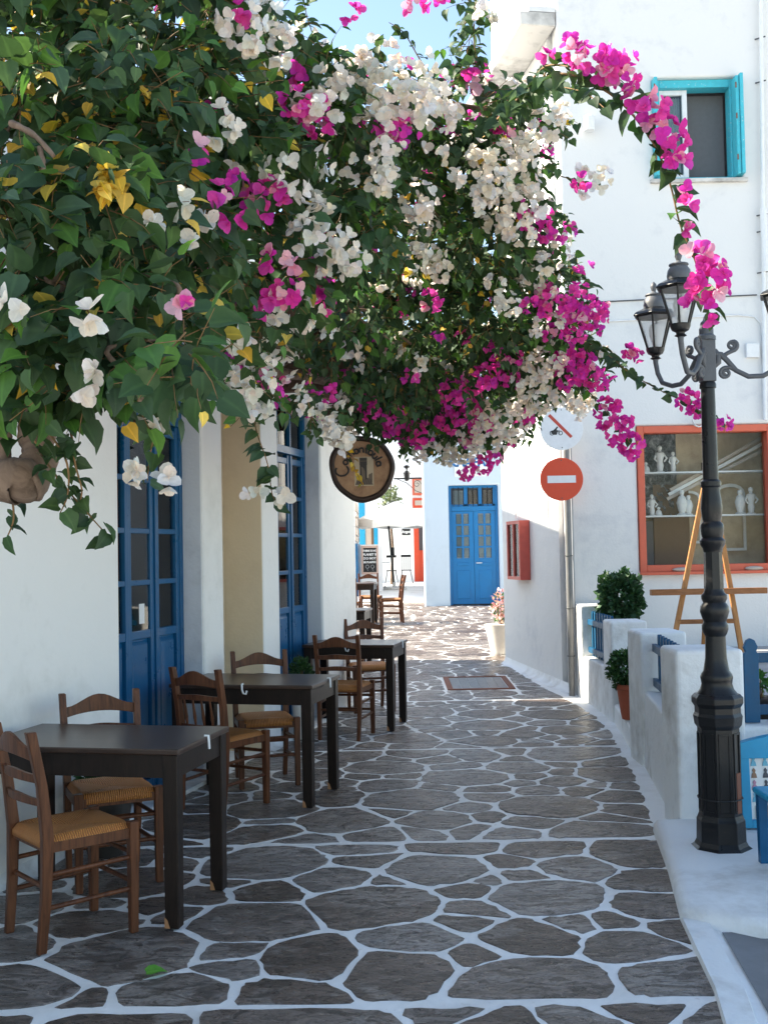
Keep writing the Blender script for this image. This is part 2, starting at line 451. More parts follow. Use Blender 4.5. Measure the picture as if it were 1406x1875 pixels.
def m_mortar():
    m, nt, b = new_mat('white_painted_joint')
    g = geoco(nt)
    n1 = noise(nt, 2.2, 6, 0.65, g); n2 = noise(nt, 26, 5, 0.65, g)
    c = mixc(nt, ramp(nt, n1.outputs[0], [(0.42, (0, 0, 0)), (0.72, (1, 1, 1))]).outputs[0], (0.84, 0.84, 0.83), (0.66, 0.64, 0.61))
    c = mixc(nt, ramp(nt, n2.outputs[0], [(0.62, (0, 0, 0)), (0.76, (1, 1, 1))]).outputs[0], c, (0.50, 0.47, 0.44))
    nt.links.new(c, b.inputs['Base Color']); b.inputs['Roughness'].default_value = 0.6
    bump(nt, b, n2.outputs[0], 0.5, 0.006)
    return m
def m_stone():
    m, nt, b = new_mat('slate_flagstone')
    g = geoco(nt)
    inf = nt.nodes.new('ShaderNodeObjectInfo')
    at = nt.nodes.new('ShaderNodeAttribute'); at.attribute_name = 'rnd'
    rnd = math_n(nt, 'FRACT', math_n(nt, 'ADD', inf.outputs['Random'], at.outputs['Fac']))
    off = nt.nodes.new('ShaderNodeVectorMath'); off.operation = 'ADD'
    sc = nt.nodes.new('ShaderNodeVectorMath'); sc.operation = 'SCALE'; sc.inputs[0].default_value = (37.0, 11.0, 23.0)
    nt.links.new(rnd, sc.inputs['Scale']); nt.links.new(g, off.inputs[0]); nt.links.new(sc.outputs[0], off.inputs[1])
    mp = mapping(nt, off.outputs[0], (1.0, 2.2, 1.0), (0, 0, 0.35))
    n1 = noise(nt, 3.2, 7, 0.65, mp, 0.5)
    n2 = noise(nt, 16, 6, 0.7, mp, 0.3)
    n3 = noise(nt, 2.0, 5, 0.6, off.outputs[0], 0.6)
    n4 = noise(nt, 5.5, 8, 0.72, mp, 1.4)
    n5 = noise(nt, 70, 4, 0.7, off.outputs[0])
    base = ramp(nt, rnd, [(0.0, (0.120, 0.080, 0.062)), (0.3, (0.195, 0.143, 0.117)), (0.65, (0.260, 0.212, 0.188)), (1.0, (0.350, 0.312, 0.296))])
    dark = mixc(nt, 1.0, base.outputs[0], (0.42, 0.40, 0.38), 'MULTIPLY')
    c = mixc(nt, ramp(nt, n1.outputs[0], [(0.36, (0, 0, 0)), (0.62, (1, 1, 1))]).outputs[0], dark, base.outputs[0])
    # worn paler film of old paint, in patches with clear edges
    c = mixc(nt, ramp(nt, n3.outputs[0], [(0.54, (0, 0, 0)), (0.575, (0.75, 0.75, 0.75))]).outputs[0], c, mixc(nt, 0.55, base.outputs[0], (0.36, 0.32, 0.29)))
    c = mixc(nt, ramp(nt, n4.outputs[0], [(0.455, (0.8, 0.8, 0.8)), (0.50, (0, 0, 0))]).outputs[0], c, mixc(nt, 1.0, base.outputs[0], (0.36, 0.33, 0.31), 'MULTIPLY'))
    c = mixc(nt, ramp(nt, n2.outputs[0], [(0.58, (0, 0, 0)), (0.72, (0.7, 0.7, 0.7))]).outputs[0], c, (0.34, 0.31, 0.295))
    c = mixc(nt, 0.5, c, mixc(nt, n5.outputs[0], (0.45, 0.45, 0.45), (1.5, 1.5, 1.5)), 'MULTIPLY')
    nt.links.new(c, b.inputs['Base Color'])
    r = ramp(nt, n2.outputs[0], [(0.3, (0.20,) * 3), (0.7, (0.42,) * 3)])
    nt.links.new(r.outputs[0], b.inputs['Roughness'])
    step = ramp(nt, n4.outputs[0], [(0.38, (0, 0, 0)), (0.45, (0.5, 0.5, 0.5)), (0.56, (0.55, 0.55, 0.55)), (0.60, (1, 1, 1))])
    h = math_n(nt, 'ADD', math_n(nt, 'ADD', math_n(nt, 'MULTIPLY', n2.outputs[0], 0.5), n1.outputs[0]), math_n(nt, 'MULTIPLY', step.outputs[0], 0.5))
    bump(nt, b, h, 1.0, 0.026)
    return m
def m_rush():
    m, nt, b = new_mat('woven_rush')
    o = objco(nt)
    sp = nt.nodes.new('ShaderNodeSeparateXYZ'); nt.links.new(o, sp.inputs[0])
    ax = math_n(nt, 'ABSOLUTE', sp.outputs[0]); ay = math_n(nt, 'ABSOLUTE', sp.outputs[1])
    sel = math_n(nt, 'GREATER_THAN', ay, ax)
    co = math_n(nt, 'ADD', math_n(nt, 'MULTIPLY', sel, sp.outputs[0]), math_n(nt, 'MULTIPLY', math_n(nt, 'SUBTRACT', 1.0, sel), sp.outputs[1]))
    n = noise(nt, 30, 4, 0.6, o)
    ph = math_n(nt, 'ADD', math_n(nt, 'MULTIPLY', co, 640.0), math_n(nt, 'MULTIPLY', n.outputs[0], 9.0))
    s = math_n(nt, 'MULTIPLY_ADD', math_n(nt, 'SINE', ph), 0.5, 0.5)
    n2 = noise(nt, 9, 4, 0.6, o)
    light = mixc(nt, n2.outputs[0], (0.58, 0.20, 0.040), (0.70, 0.32, 0.09))
    c = mixc(nt, s, (0.30, 0.095, 0.022), light)
    nt.links.new(c, b.inputs['Base Color']); b.inputs['Roughness'].default_value = 0.55
    bump(nt, b, s, 0.8, 0.006)
    return m
def m_stonewall():
    m, nt, b = new_mat('rough_grey_rock')
    g = geoco(nt)
    v = noise(nt, 7, 8, 0.75, g, 1.0)
    c = ramp(nt, v.outputs[0], [(0.36, (0.03, 0.03, 0.033)), (0.52, (0.25, 0.25, 0.265)), (0.66, (0.62, 0.62, 0.64))])
    nt.links.new(c.outputs[0], b.inputs['Base Color']); b.inputs['Roughness'].default_value = 0.9
    bump(nt, b, v.outputs[0], 1.0, 0.08)
    return m
def m_disc():
    m, nt, b = new_mat('sawn_wood_disc')
    o = objco(nt)
    n = noise(nt, 9, 5, 0.6, o, 0.5)
    c = ramp(nt, n.outputs[0], [(0.3, (0.22, 0.10, 0.045)), (0.7, (0.44, 0.25, 0.13))])
    nt.links.new(c.outputs[0], b.inputs['Base Color']); b.inputs['Roughness'].default_value = 0.4
    return m
M['mortar'] = m_mortar(); M['stone'] = m_stone(); M['rush'] = m_rush(); M['rock'] = m_stonewall(); M['disc'] = m_disc()
M['disc_bark'] = wood('dark_bark_rim', (0.02, 0.012, 0.009), (0.06, 0.035, 0.025), 0.4, (4, 4, 4), 0.5)
M['print_pale'] = plain('print_pale', (0.46, 0.36, 0.24), 0.5)
M['print_dark'] = plain('print_dark', (0.03, 0.024, 0.02), 0.5)
M['print_mid'] = plain('print_mid', (0.14, 0.10, 0.07), 0.5)

# ================================================================== the ground and the street
gm = MB()
gm.add([(-300, -300, -0.12), (300, -300, -0.12), (300, 300, -0.12), (-300, 300, -0.12)], [(0, 1, 2, 3)])
tag(gm.build('ground', M['ground']), kind='structure')
st = MB()
ys = [-3, 10] + [10 + 2 * i for i in range(1, 15)] + [60]
for a, b in zip(ys[:-1], ys[1:]):
    st.add([(-12, a, zg(a)), (12, a, zg(a)), (12, b, zg(b)), (-12, b, zg(b))], [(0, 1, 2, 3)])
street = st.build('street', M['mortar'])
tag(street, kind='structure')

# the left facade: a plane through two points of its foot
WA = Vector((-1.87, 5.33, 0)); WANG = math.atan2(1.15, 4.48)
WU = Vector((math.sin(WANG), math.cos(WANG), 0)); WN = Vector((math.cos(WANG), -math.sin(WANG), 0))
def TL(u, d, z): return WA + WU * u + WN * d + Vector((0, 0, z))
def sL(px, py=1010):
    r = ray(px, py); t = (WA - Vector((0, 0, CAMZ))).dot(WN) / r.dot(WN)
    return (Vector((0, 0, CAMZ)) + r * t - WA).dot(WU)
def xl(Y): return WA.x + (Y - WA.y) * WU.x / WU.y if Y < 11.6 else -4.5
right_px = [(1420, 1930), (1330, 1800), (1282, 1700), (1230, 1585), (1205, 1525), (1160, 1410), (1108, 1322), (1045, 1283), (1000, 1262), (925, 1216)]
RP = [G(*p) for p in right_px]
RP = [Vector((RP[0].x, 1.0, 0))] + RP + [Vector((RP[-1].x + 0.15, RP[-1].y + 0.15, 0)), Vector((3.2, RP[-1].y + 0.4, 0)), Vector((3.2, 40, 0))]
def xr(Y):
    for a, b in zip(RP[:-1], RP[1:]):
        if a.y <= Y <= b.y: return a.x + (b.x - a.x) * (Y - a.y) / max(1e-6, b.y - a.y)
    return RP[-1].x
BANDS = [3.86, 5.98, 8.75, 11.3]      # straight painted bands across the street
MANHOLE = (0.66, 1.40, 12.0, 13.0)

def m_in(x, y): return MANHOLE[0] - .04 < x < MANHOLE[1] + .04 and MANHOLE[2] - .04 < y < MANHOLE[3] + .04
def make_stones():
    seeds = []; rad = []
    def try_add(x, y, r):
        for (sx, sy), q in zip(seeds, rad):
            if ((sx - x) / 1.22) ** 2 + (sy - y) ** 2 < ((r + q) * 0.90) ** 2: return
        seeds.append((x, y)); rad.append(r)
    rr = random.Random(5)
    for rmin, rmax, tries in ((0.23, 0.29, 330), (0.15, 0.23, 2400), (0.095, 0.15, 5200), (0.055, 0.095, 6500)):
        for _ in range(tries):
            y = rr.uniform(2.4, 24.5); x = rr.uniform(max(-3.6, xl(y) - 0.3), xr(y) + 0.3)
            k = 1.0 if y < 15 else 1.15
            if not (xl(y) + .07 < x < xr(y) - .07): continue
            if m_in(x, y): continue
            try_add(x, y, rr.uniform(rmin, rmax) * k)
    S = np.array(seeds); Rr = np.array(rad)
    strip = np.array([sum(1 for q in BANDS if y > q) for x, y in seeds])
    out = []
    for i in range(len(S)):
        x0, y0 = S[i]; r0 = Rr[i]
        poly = [np.array(q) for q in ((x0 - 1, y0 - 1), (x0 + 1, y0 - 1), (x0 + 1, y0 + 1), (x0 - 1, y0 + 1))]
        planes = []
        d2 = ((S - S[i]) ** 2).sum(1)
        for j in np.argsort(d2)[1:40]:
            if strip[j] != strip[i]: continue
            n = S[j] - S[i]; L = np.linalg.norm(n)
            t = 0.5 * (L * L + r0 * r0 - Rr[j] ** 2) / L
            h = random.Random(int(min(i, j)) * 7919 + int(max(i, j)))
            gap = h.uniform(0.010, 0.022)
            planes.append((n / L, t - gap))
        for bnd in BANDS:
            if abs(bnd - y0) < 1.2:
                sgn = 1.0 if bnd > y0 else -1.0
                nn = np.array([0.02 * sgn, sgn]); nn /= np.linalg.norm(nn)
                planes.append((nn, abs(bnd - y0) - 0.03))
        ya, yb = y0 - 0.35, y0 + 0.35
        a = np.array([xr(ya), ya]); b = np.array([xr(yb), yb]); dv = (b - a) / np.linalg.norm(b - a)
        nn = np.array([dv[1], -dv[0]]); planes.append((nn, float((a - S[i]).dot(nn)) - 0.01))
        if y0 < 11.7:
            a = np.array([xl(ya), ya]); b = np.array([xl(yb), yb]) if yb < 11.6 else a + np.array([WU.x, WU.y]); dv = (b - a) / np.linalg.norm(b - a)
            nn = np.array([-dv[1], dv[0]]); planes.append((nn, float((a - S[i]).dot(nn)) - 0.03))
        if MANHOLE[0] - 0.5 < x0 < MANHOLE[1] + 0.5 and MANHOLE[2] - 0.5 < y0 < MANHOLE[3] + 0.5:
            if MANHOLE[0] < x0 < MANHOLE[1] and MANHOLE[2] < y0 < MANHOLE[3]: continue
            opts = [(MANHOLE[0] - x0, np.array([1.0, 0])), (x0 - MANHOLE[1], np.array([-1.0, 0])), (MANHOLE[2] - y0, np.array([0, 1.0])), (y0 - MANHOLE[3], np.array([0, -1.0]))]
            dd, nn = max(opts, key=lambda q: q[0]); planes.append((nn, dd - 0.03))
        for n, t in planes:
            new = []
            for k in range(len(poly)):
                p = poly[k]; q = poly[(k + 1) % len(poly)]
                a = (p - S[i]).dot(n) - t; b = (q - S[i]).dot(n) - t
                if a <= 0: new.append(p)
                if (a < 0 < b) or (b < 0 < a): new.append(p + (q - p) * (a / (a - b)))
            poly = new
            if len(poly) < 3: break
        if len(poly) < 3: continue
        # drop very short edges, round the corners unevenly
        pts = [poly[0]]
        for p in poly[1:]:
            if np.linalg.norm(p - pts[-1]) > 0.03: pts.append(p)
        if len(pts) < 3: continue
        ar = 0.5 * abs(sum(pts[k][0] * pts[(k + 1) % len(pts)][1] - pts[(k + 1) % len(pts)][0] * pts[k][1] for k in range(len(pts))))
        if ar < 0.004: continue
        h = random.Random(i)
        cut = [h.uniform(0.10, 0.32) for _ in pts]
        ring = []
        for k in range(len(pts)):
            p0 = pts[k - 1]; p = pts[k]; p1 = pts[(k + 1) % len(pts)]; c = cut[k]
            A = p + (p0 - p) * c; B = p + (p1 - p) * c
            ring += [A, 0.25 * A + 0.5 * p + 0.25 * B, B]
        # mid points on the long edges, a little off the line
        fin = []
        for k in range(len(ring)):
            fin.append(ring[k]); q = ring[(k + 1) % len(ring)]; e = q - ring[k]; L = np.linalg.norm(e)
            if L > 0.055:
                m_ = 2 if L < .13 else 3
                for w_ in range(1, m_): fin.append(ring[k] + e * (w_ / m_) + np.array([-e[1], e[0]]) / L * h.uniform(-0.011, 0.007))
        fin = [p + np.array([h.gauss(0, 0.0046), h.gauss(0, 0.0046)]) for p in fin]
        out.append((y0, fin, h.uniform(0.0022, 0.0045), (h.gauss(0, 0.0025), h.gauss(0, 0.0025))))
    return out

stones = make_stones()
def stone_geo(y0, ring, lift, tilt):
    c = sum(ring) / len(ring); z0 = zg(y0); n = len(ring)
    def slope(p): return (0.024 if y0 >= 10 else 0.0) * (p[1] - c[1]) + zg(c[1])
    low = [(p[0], p[1], slope(p) - 0.012) for p in ring]
    mid = [(p[0], p[1], slope(p) + 0.001) for p in ring]
    top = []
    for p in ring:
        e = c - p; e = e / np.linalg.norm(e); q = p + e * 0.004
        top.append((q[0], q[1], slope(q) + lift + tilt[0] * (q[0] - c[0]) + tilt[1] * (q[1] - c[1])))
    vs = low + mid + top
    fs = [(i, (i + 1) % n, n + (i + 1) % n, n + i) for i in range(n)] + [(n + i, n + (i + 1) % n, 2 * n + (i + 1) % n, 2 * n + i) for i in range(n)] + [tuple(range(2 * n, 3 * n))]
    return vs, fs
def vis_size(s):
    y0, ring, _, _ = s
    a = np.array(ring); w = (a[:, 0].max() - a[:, 0].min()) * (a[:, 1].max() - a[:, 1].min())
    c = a.mean(0)
    inside = abs(c[0] / c[1]) < 0.37 and y0 > 3.5
    return w / y0 ** 3 if inside else w / y0 ** 3 * 1e-3
stones.sort(key=lambda s: -vis_size(s))
rest = MB(); rest_r = []
for k, s in enumerate(stones):
    vs, fs = stone_geo(*s)
    if k < 298:
        mb = MB(); mb.add(vs, fs)
        mb.build('flagstone', M['stone'], street)
    else:
        rest.add(vs, fs); rest_r += [random.Random(k).random()] * len(vs)
o = rest.build('flagstones', M['stone'], street); tag(o, kind='stuff')
at = o.data.attributes.new('rnd', 'FLOAT', 'POINT'); at.data.foreach_set('value', rest_r)

# iron and wood lid let into the paving
mh = thing('drain_cover', 'rectangular grey drain cover in a brown frame set into the paving', 'drain cover', ((MANHOLE[0] + MANHOLE[1]) / 2, 12.5, zg(12.5)))
m0, m1, m2, m3 = MANHOLE
def TM(u, d, z): return Vector((u, d, zg(d) + z))
for args in ((m0, m0 + .06, m2, m3), (m1 - .06, m1, m2, m3), (m0 + .06, m1 - .06, m2, m2 + .05), (m0 + .06, m1 - .06, m3 - .05, m3)):
    f = MB(); f.hexa([TM(args[0], args[2], -.02), TM(args[1], args[2], -.02), TM(args[1], args[3], -.02), TM(args[0], args[3], -.02), TM(args[0], args[2], .012), TM(args[1], args[2], .012), TM(args[1], args[3], .012), TM(args[0], args[3], .012)])
    f.build('frame_bar', M['rust'], mh)
for k in range(6):
    a = m0 + .065 + k * (m1 - m0 - .13) / 6; b = a + (m1 - m0 - .13) / 6 - .006
    f = MB(); f.hexa([TM(a, m2 + .055, -.02), TM(b, m2 + .055, -.02), TM(b, m3 - .055, -.02), TM(a, m3 - .055, -.02), TM(a, m2 + .055, .006), TM(b, m2 + .055, .006), TM(b, m3 - .055, .006), TM(a, m3 - .055, .006)])
    f.build('lid_strip', M['galv'], mh)

# right foreground: cement road and the white painted apron under the lamp
rd = MB()
rd.add([(1.07, 2.0, 0.006), (6, 2.0, 0.006), (6, 4.5, 0.006), (1.34, 4.5, 0.006)], [(0, 1, 2, 3)])
tag(rd.build('road', M['road']), kind='structure')
ap = MB()
kerb = [G(1345, 1960), G(1305, 1820), G(1245, 1690), G(1222, 1600), G(1218, 1540)]
e = [Vector((p.x, p.y, 0)) for p in kerb]
poly = [(e[2].x, e[2].y), (1.47, 4.42), (2.2, 4.33), (6.0, 4.25), (6.0, 6.12), (e[4].x - 0.02, 6.12), (e[3].x, e[3].y)]
n = len(poly)
cc = (2.6, 5.2)
def shrink(p, k): return (p[0] + (cc[0] - p[0]) * k, p[1] + (cc[1] - p[1]) * k)
vs = [(p[0], p[1], -.02) for p in poly] + [(*shrink(p, .006), .04) for p in poly] + [(*shrink(p, .02), .066) for p in poly] + [(*shrink(p, .05), .075) for p in poly]
fs = []
for L in range(3): fs += [(L * n + i, L * n + (i + 1) % n, (L + 1) * n + (i + 1) % n, (L + 1) * n + i) for i in range(n)]
fs.append(tuple(range(3 * n, 4 * n)))
ap.add(vs, fs, True)
tag(ap.build('pavement', M['white_rough']), kind='structure')
# narrow white kerb strip beside the paving
ks = MB()
a, b, c = e[0], e[1], e[2]
line = [Vector((e[0].x - .03, 2.6, 0)), a, b, c]
for p, q in zip(line[:-1], line[1:]):
    w0, w1 = 0.125, 0.125
    ks.hexa([(p.x, p.y, -.01), (p.x + w0, p.y, -.01), (q.x + w1, q.y, -.01), (q.x, q.y, -.01), (p.x + .01, p.y, .022), (p.x + w0 - .015, p.y, .022), (q.x + w1 - .015, q.y, .022), (q.x + .01, q.y, .022)])
tag(ks.build('kerb', M['white_rough'], weld=True), kind='structure')

# ================================================================== left building
LB_loc = TL(2, -3, 0)
lb = thing('taverna_building', 'white plastered building with tall blue glazed doors behind the cafe tables', 'building', LB_loc)
D1 = (sL(218), sL(373)); NI = (sL(409), sL(481)); D2 = (sL(511), sL(590)); LEND = sL(651)
HOP = 2.95; HW = 3.95
w = MB()
wall_mesh(w, TL, -5.0, LEND, -0.1, HW, 0.42, [(D1[0], D1[1], -0.1, HOP), (NI[0], NI[1], -0.1, 2.9), (D2[0], D2[1], -0.1, HOP)])
w.build('wall', M['white'], lb, bevel=0.02, seg=3)
w = MB(); w.tbox(TL, LEND - .42, LEND, -7, -.43, -.1, HW); w.build('end_wall', M['white'], lb)
w = MB(); w.tbox(TL, -5, LEND - .43, -7, -6.6, -.1, HW); w.build('back_wall', M['white'], lb)
w = MB(); w.tbox(TL, -5, -4.6, -6.59, -.43, -.1, HW); w.build('end_wall', M['white'], lb)
w = MB(); w.tbox(TL, -4.98, LEND - .02, -6.98, -.02, HW + .003, HW + .2); w.build('roof', M['white'], lb)
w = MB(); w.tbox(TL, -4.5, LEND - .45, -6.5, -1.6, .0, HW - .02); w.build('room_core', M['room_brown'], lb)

def leaf_door(parent, T, u0, u1, z0, z1, d, leaves, rows, panel_top, transom, mat, stickers=()):
    """a glazed door: frame, leaves with panes in rows above raised panels"""
    fr = MB(); j = 0.05; th = 0.06
    fr.tbox(T, u0, u0 + j, d - th, d, z0, z1); fr.tbox(T, u1 - j, u1, d - th, d, z0, z1)
    fr.tbox(T, u0 + j, u1 - j, d - th, d, z1 - j, z1)
    fr.tbox(T, u0 + j, u1 - j, d - th, d + .004, transom, transom + .07)
    door = fr.build('door', mat, parent, bevel=0.004)
    W = (u1 - u0 - 2 * j) / leaves
    def pane(a, b, c, e):
        p = MB(); p.tbox(T, a, b, d - .034, d - .03, c, e); p.build('pane', M['glass'], door)
    for k in range(leaves):
        a = u0 + j + k * W + .002; b = a + W - .004; s = .05
        dd = d - .006 - (.012 if k % 2 else 0)
        f = MB()
        f.tbox(T, a, a + s, dd - .045, dd, z0 + .02, transom - .003); f.tbox(T, b - s, b, dd - .045, dd, z0 + .02, transom - .003)
        hs = [panel_top + (transom - .06 - panel_top) * q / rows for q in range(rows + 1)]
        for q, h in enumerate(hs):
            hh = .035 if 0 < q < rows else .055
            f.tbox(T, a + s, b - s, dd - .042, dd - .003, h - hh / 2, h + hh / 2)
        f.tbox(T, a + s, b - s, dd - .042, dd - .003, z0 + .02, z0 + .12)
        lf = f.build('leaf_frame', mat, door, bevel=0.005)
        for q in range(rows): pane(a + s - .005, b - s + .005, hs[q] + .01, hs[q + 1] - .01)
        pn = MB(); za, zb = z0 + .125, panel_top - .032
        ua, ub = a + s + .002, b - s - .002
        i1, i2 = .012, .035
        vs = [T(ua, dd - .03, za), T(ub, dd - .03, za), T(ub, dd - .03, zb), T(ua, dd - .03, zb),
              T(ua + i1, dd - .028, za + i1), T(ub - i1, dd - .028, za + i1), T(ub - i1, dd - .028, zb - i1), T(ua + i1, dd - .028, zb - i1),
              T(ua + i2, dd - .010, za + i2), T(ub - i2, dd - .010, za + i2), T(ub - i2, dd - .010, zb - i2), T(ua + i2, dd - .010, zb - i2)]
        fs = [(8, 9, 10, 11)]
        for o in (0, 4): fs += [(o + q, o + (q + 1) % 4, o + 4 + (q + 1) % 4, o + 4 + q) for q in range(4)]
        pn.add(vs, fs); pn.build('panel', mat, door)
        ta, tb = transom + .075, z1 - j - .005
        if tb - ta > .1: pane(a, b, ta, tb)
        if k < leaves - 1 and tb - ta > .1:
            f = MB(); f.tbox(T, b - .015, b + .019, d - .05, d - .004, ta, tb); f.build('transom_bar', mat, door)
    for (ua, ub, za, zb, mm) in stickers:
        f = MB(); f.tbox(T, ua, ub, d - .029, d - .0275, za, zb); f.build('sticker', mm, door)
    return door
M['sticker_blue'] = plain('sticker_blue', (0.12, 0.42, 0.55), 0.4)
DD = -0.15
us1 = sL(254, 1140); us2 = sL(316, 1135)
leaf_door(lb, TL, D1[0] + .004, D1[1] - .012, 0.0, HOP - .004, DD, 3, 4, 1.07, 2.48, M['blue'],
          [(us1 - .12, us1 - .03, 1.14, 1.26, M['sticker_blue']), (us2 - .12, us2 - .045, 1.14, 1.27, M['sign_white'])])
leaf_door(lb, TL, D2[0] + .004, D2[1] - .012, 0.0, HOP - .004, DD, 3, 4, 1.07, 2.48, M['blue'])
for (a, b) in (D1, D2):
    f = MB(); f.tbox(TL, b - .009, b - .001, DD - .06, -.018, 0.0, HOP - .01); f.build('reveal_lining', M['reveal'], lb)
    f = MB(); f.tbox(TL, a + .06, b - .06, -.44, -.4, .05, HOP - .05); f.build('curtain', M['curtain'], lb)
    f = MB(); f.tbox(TL, a - .02, b + .02, -.1, .035, -.02, .03); f.build('threshold', M['white_rough'], lb)
f = MB(); f.tbox(TL, NI[1] - .010, NI[1] - .001, -.33, -.006, 0.0, 2.895); f.build('niche_side', M['beige'], lb)
f = MB(); f.tbox(TL, NI[0] + .001, NI[1] - .011, -.40, -.33, 0.0, 2.895); f.build('niche_back', M['beige'], lb)

# unseen block added behind the taverna to shade the side wall by the corner
hb = thing('shade_block', 'plain white cube added out of view behind the taverna to cast shade', 'house', (-6.4, 14.2, 0))
f = MB(); f.box(-9.2, -3.6, 12.95, 15.6, -.1, 6.4); f.build('wall', M['white_far'], hb, bevel=.03)
f = MB(); f.box(-9.3, -3.5, 12.85, 15.7, 6.41, 6.6); f.build('roof', M['white_far'], hb)

# ================================================================== right building
YW = 11.65; XC = 1.97
def TF(u, d, z): return Vector((XC + u, YW - d, z))
SFar = Vector((1.54, 14.25, 0)); SNear = Vector((XC, YW, 0))
SU = (SNear - SFar).normalized(); SL = (SNear - SFar).length; SN = Vector((SU.y, -SU.x, 0))
if SN.x > 0: SN = -SN
def TS(u, d, z): return SFar + SU * u + SN * d + Vector((0, 0, z))
rb = thing('corner_house', 'tall white corner house with coral shop window and turquoise upper window', 'house', (4.0, 13.0, 0))
def FR(px0, px1, py0, py1):            # a photo rectangle on the front wall -> u0,u1,z0,z1
    a = P(px0, py1, YW); b = P(px1, py0, YW); c = P(px0, py0, YW); d = P(px1, py1, YW)
    return ((a.x + c.x) / 2 - XC, (b.x + d.x) / 2 - XC, (a.z + d.z) / 2, (b.z + c.z) / 2)
SW = FR(1168, 1420, 778, 1046)
UW = FR(1196, 1356, 140, 327)
w = MB(); wall_mesh(w, TF, 0.0, 4.6, -0.1, 9.2, 0.34, [SW, UW])
w.build('wall', M['white_right'], rb, bevel=.025, seg=3)
w = MB(); w.tbox(TS, 0, SL - .345, -.34, 0, -.1, 9.2); w.build('side_wall', M['white_right'], rb)
w = MB(); w.tbox(TF, .36, 4.6, -5.0, -4.7, -.1, 9.2); w.build('back_wall', M['white_right'], rb)
w = MB(); w.tbox(TF, 4.26, 4.6, -4.69, -.345, -.1, 9.2); w.build('end_wall', M['white_right'], rb)
w = MB(); w.tbox(TF, -.02, 4.6, -5.0, .02, 9.204, 9.4); w.build('roof', M['white_right'], rb)
f = MB()
for k, (a, b) in enumerate([(0, .5), (.5, 1.0), (1.0, 1.7), (1.7, SL - .02)]): pass
# eaves slab along the side wall
zs0 = P(935, 47, YW).z; zs1 = P(935, 22, YW).z
f = MB(); f.tbox(TS, -1.5, SL - .02, .002, .40, zs0, zs1); f.build('eaves_slab', M['slab_dirty'], rb, bevel=.01)
f = MB(); f.tbox(TS, -1.5, SL - .02, .002, .30, zs1 + .003, zs1 + .06); f.build('eaves_cap', M['white_right'], rb)
# foot of the wall: a rough coving of limewash
f = MB()
prof = [(0.0, .09), (.012, .04), (.05, .010), (.10, .004)]
n = len(prof)
vs = []
for q in range(12):
    u = SL * q / 11
    for (d, z) in prof: vs.append(TS(u, d * (1 + .25 * math.sin(q * 2.3)), z + zg(TS(u, 0, 0).y) - .004))
fs = [(q * n + k, (q + 1) * n + k, (q + 1) * n + k + 1, q * n + k + 1) for q in range(11) for k in range(n - 1)]
f.add(vs, fs, True); f.build('wall_foot', M['white_rough'], rb)
for (ua, ub) in ((-4.9, D1[0]), (D1[1], NI[0]), (NI[1], D2[0]), (D2[1], LEND)):
    f = MB(); vs = []; m_ = max(4, int((ub - ua) / .15))
    for q in range(m_ + 1):
        u = ua + (ub - ua) * q / m_
        for (d, z) in prof: vs.append(TL(u, d * (.75 + .2 * math.sin(u * 9)), z * .7))
    fs = [(q * n + k, (q + 1) * n + k, (q + 1) * n + k + 1, q * n + k + 1) for q in range(m_) for k in range(n - 1)]
    f.add(vs, fs, True); f.build('wall_foot', M['white_rough'], lb)

# upper window: reveal, frame, shutters folded back, sash with lace, dark opening
uw = MB(); u0, u1, z0, z1 = UW
jj = .09
for args in ((u0 + .002, u0 + jj, z0, z1), (u1 - jj, u1 - .002, z0, z1), (u0 + jj, u1 - jj, z1 - jj, z1 - .002), (u0 + jj, u1 - jj, z0, z0 + .04)):
    uw.tbox(TF, args[0], args[1], -.22, -.06, args[2], args[3])
win = uw.build('window', M['cyan'], rb, bevel=.006)
um = u0 + (u1 - u0) * .43
f = MB(); sf = .055
f.tbox(TF, u0 + jj + .001, u0 + jj + sf, -.17, -.12, z0 + .042, z1 - jj - .002); f.tbox(TF, um - sf, um, -.17, -.12, z0 + .042, z1 - jj - .002)
f.tbox(TF, u0 + jj + sf, um - sf, -.17, -.12, z1 - jj - sf, z1 - jj - .002); f.tbox(TF, u0 + jj + sf, um - sf, -.17, -.12, z0 + .042, z0 + .04 + sf)
zm = z0 + (z1 - z0) * .48
f.tbox(TF, u0 + jj + sf, um - sf, -.165, -.125, zm - .02, zm + .02)
f.build('sash', M['white_pipe'], win, bevel=.004)
for (a, b) in ((z0 + .045 + sf, zm - .022), (zm + .022, z1 - jj - sf - .002)):
    f = MB(); f.tbox(TF, u0 + jj + sf + .001, um - sf - .001, -.148, -.143, a, b); f.build('pane', M['glass'], win)
f = MB(); npl = 26; vs = []
for q in range(npl + 1):
    u = u0 + jj + sf + (um - u0 - jj - 2 * sf) * q / npl; d = -.21 + .014 * math.sin(q * 1.9)
    vs += [TF(u, d, z0 + .08), TF(u, d, z1 - jj - sf)]
f.add(vs, [(2 * q, 2 * q + 2, 2 * q + 3, 2 * q + 1) for q in range(npl)], True); f.build('curtain', M['lace'], win)
f = MB(); f.tbox(TF, um + .002, u1 - jj - .002, -.30, -.296, z0 + .042, z1 - jj); f.build('insect_screen', plain('grey_screen', (0.12, 0.125, 0.135), .8), win)
f = MB(); f.tbox(TF, u0 - .3, u1 + .3, -1.5, -.36, z0 - .3, z1 + .3); f.build('room_box', M['room'], rb)
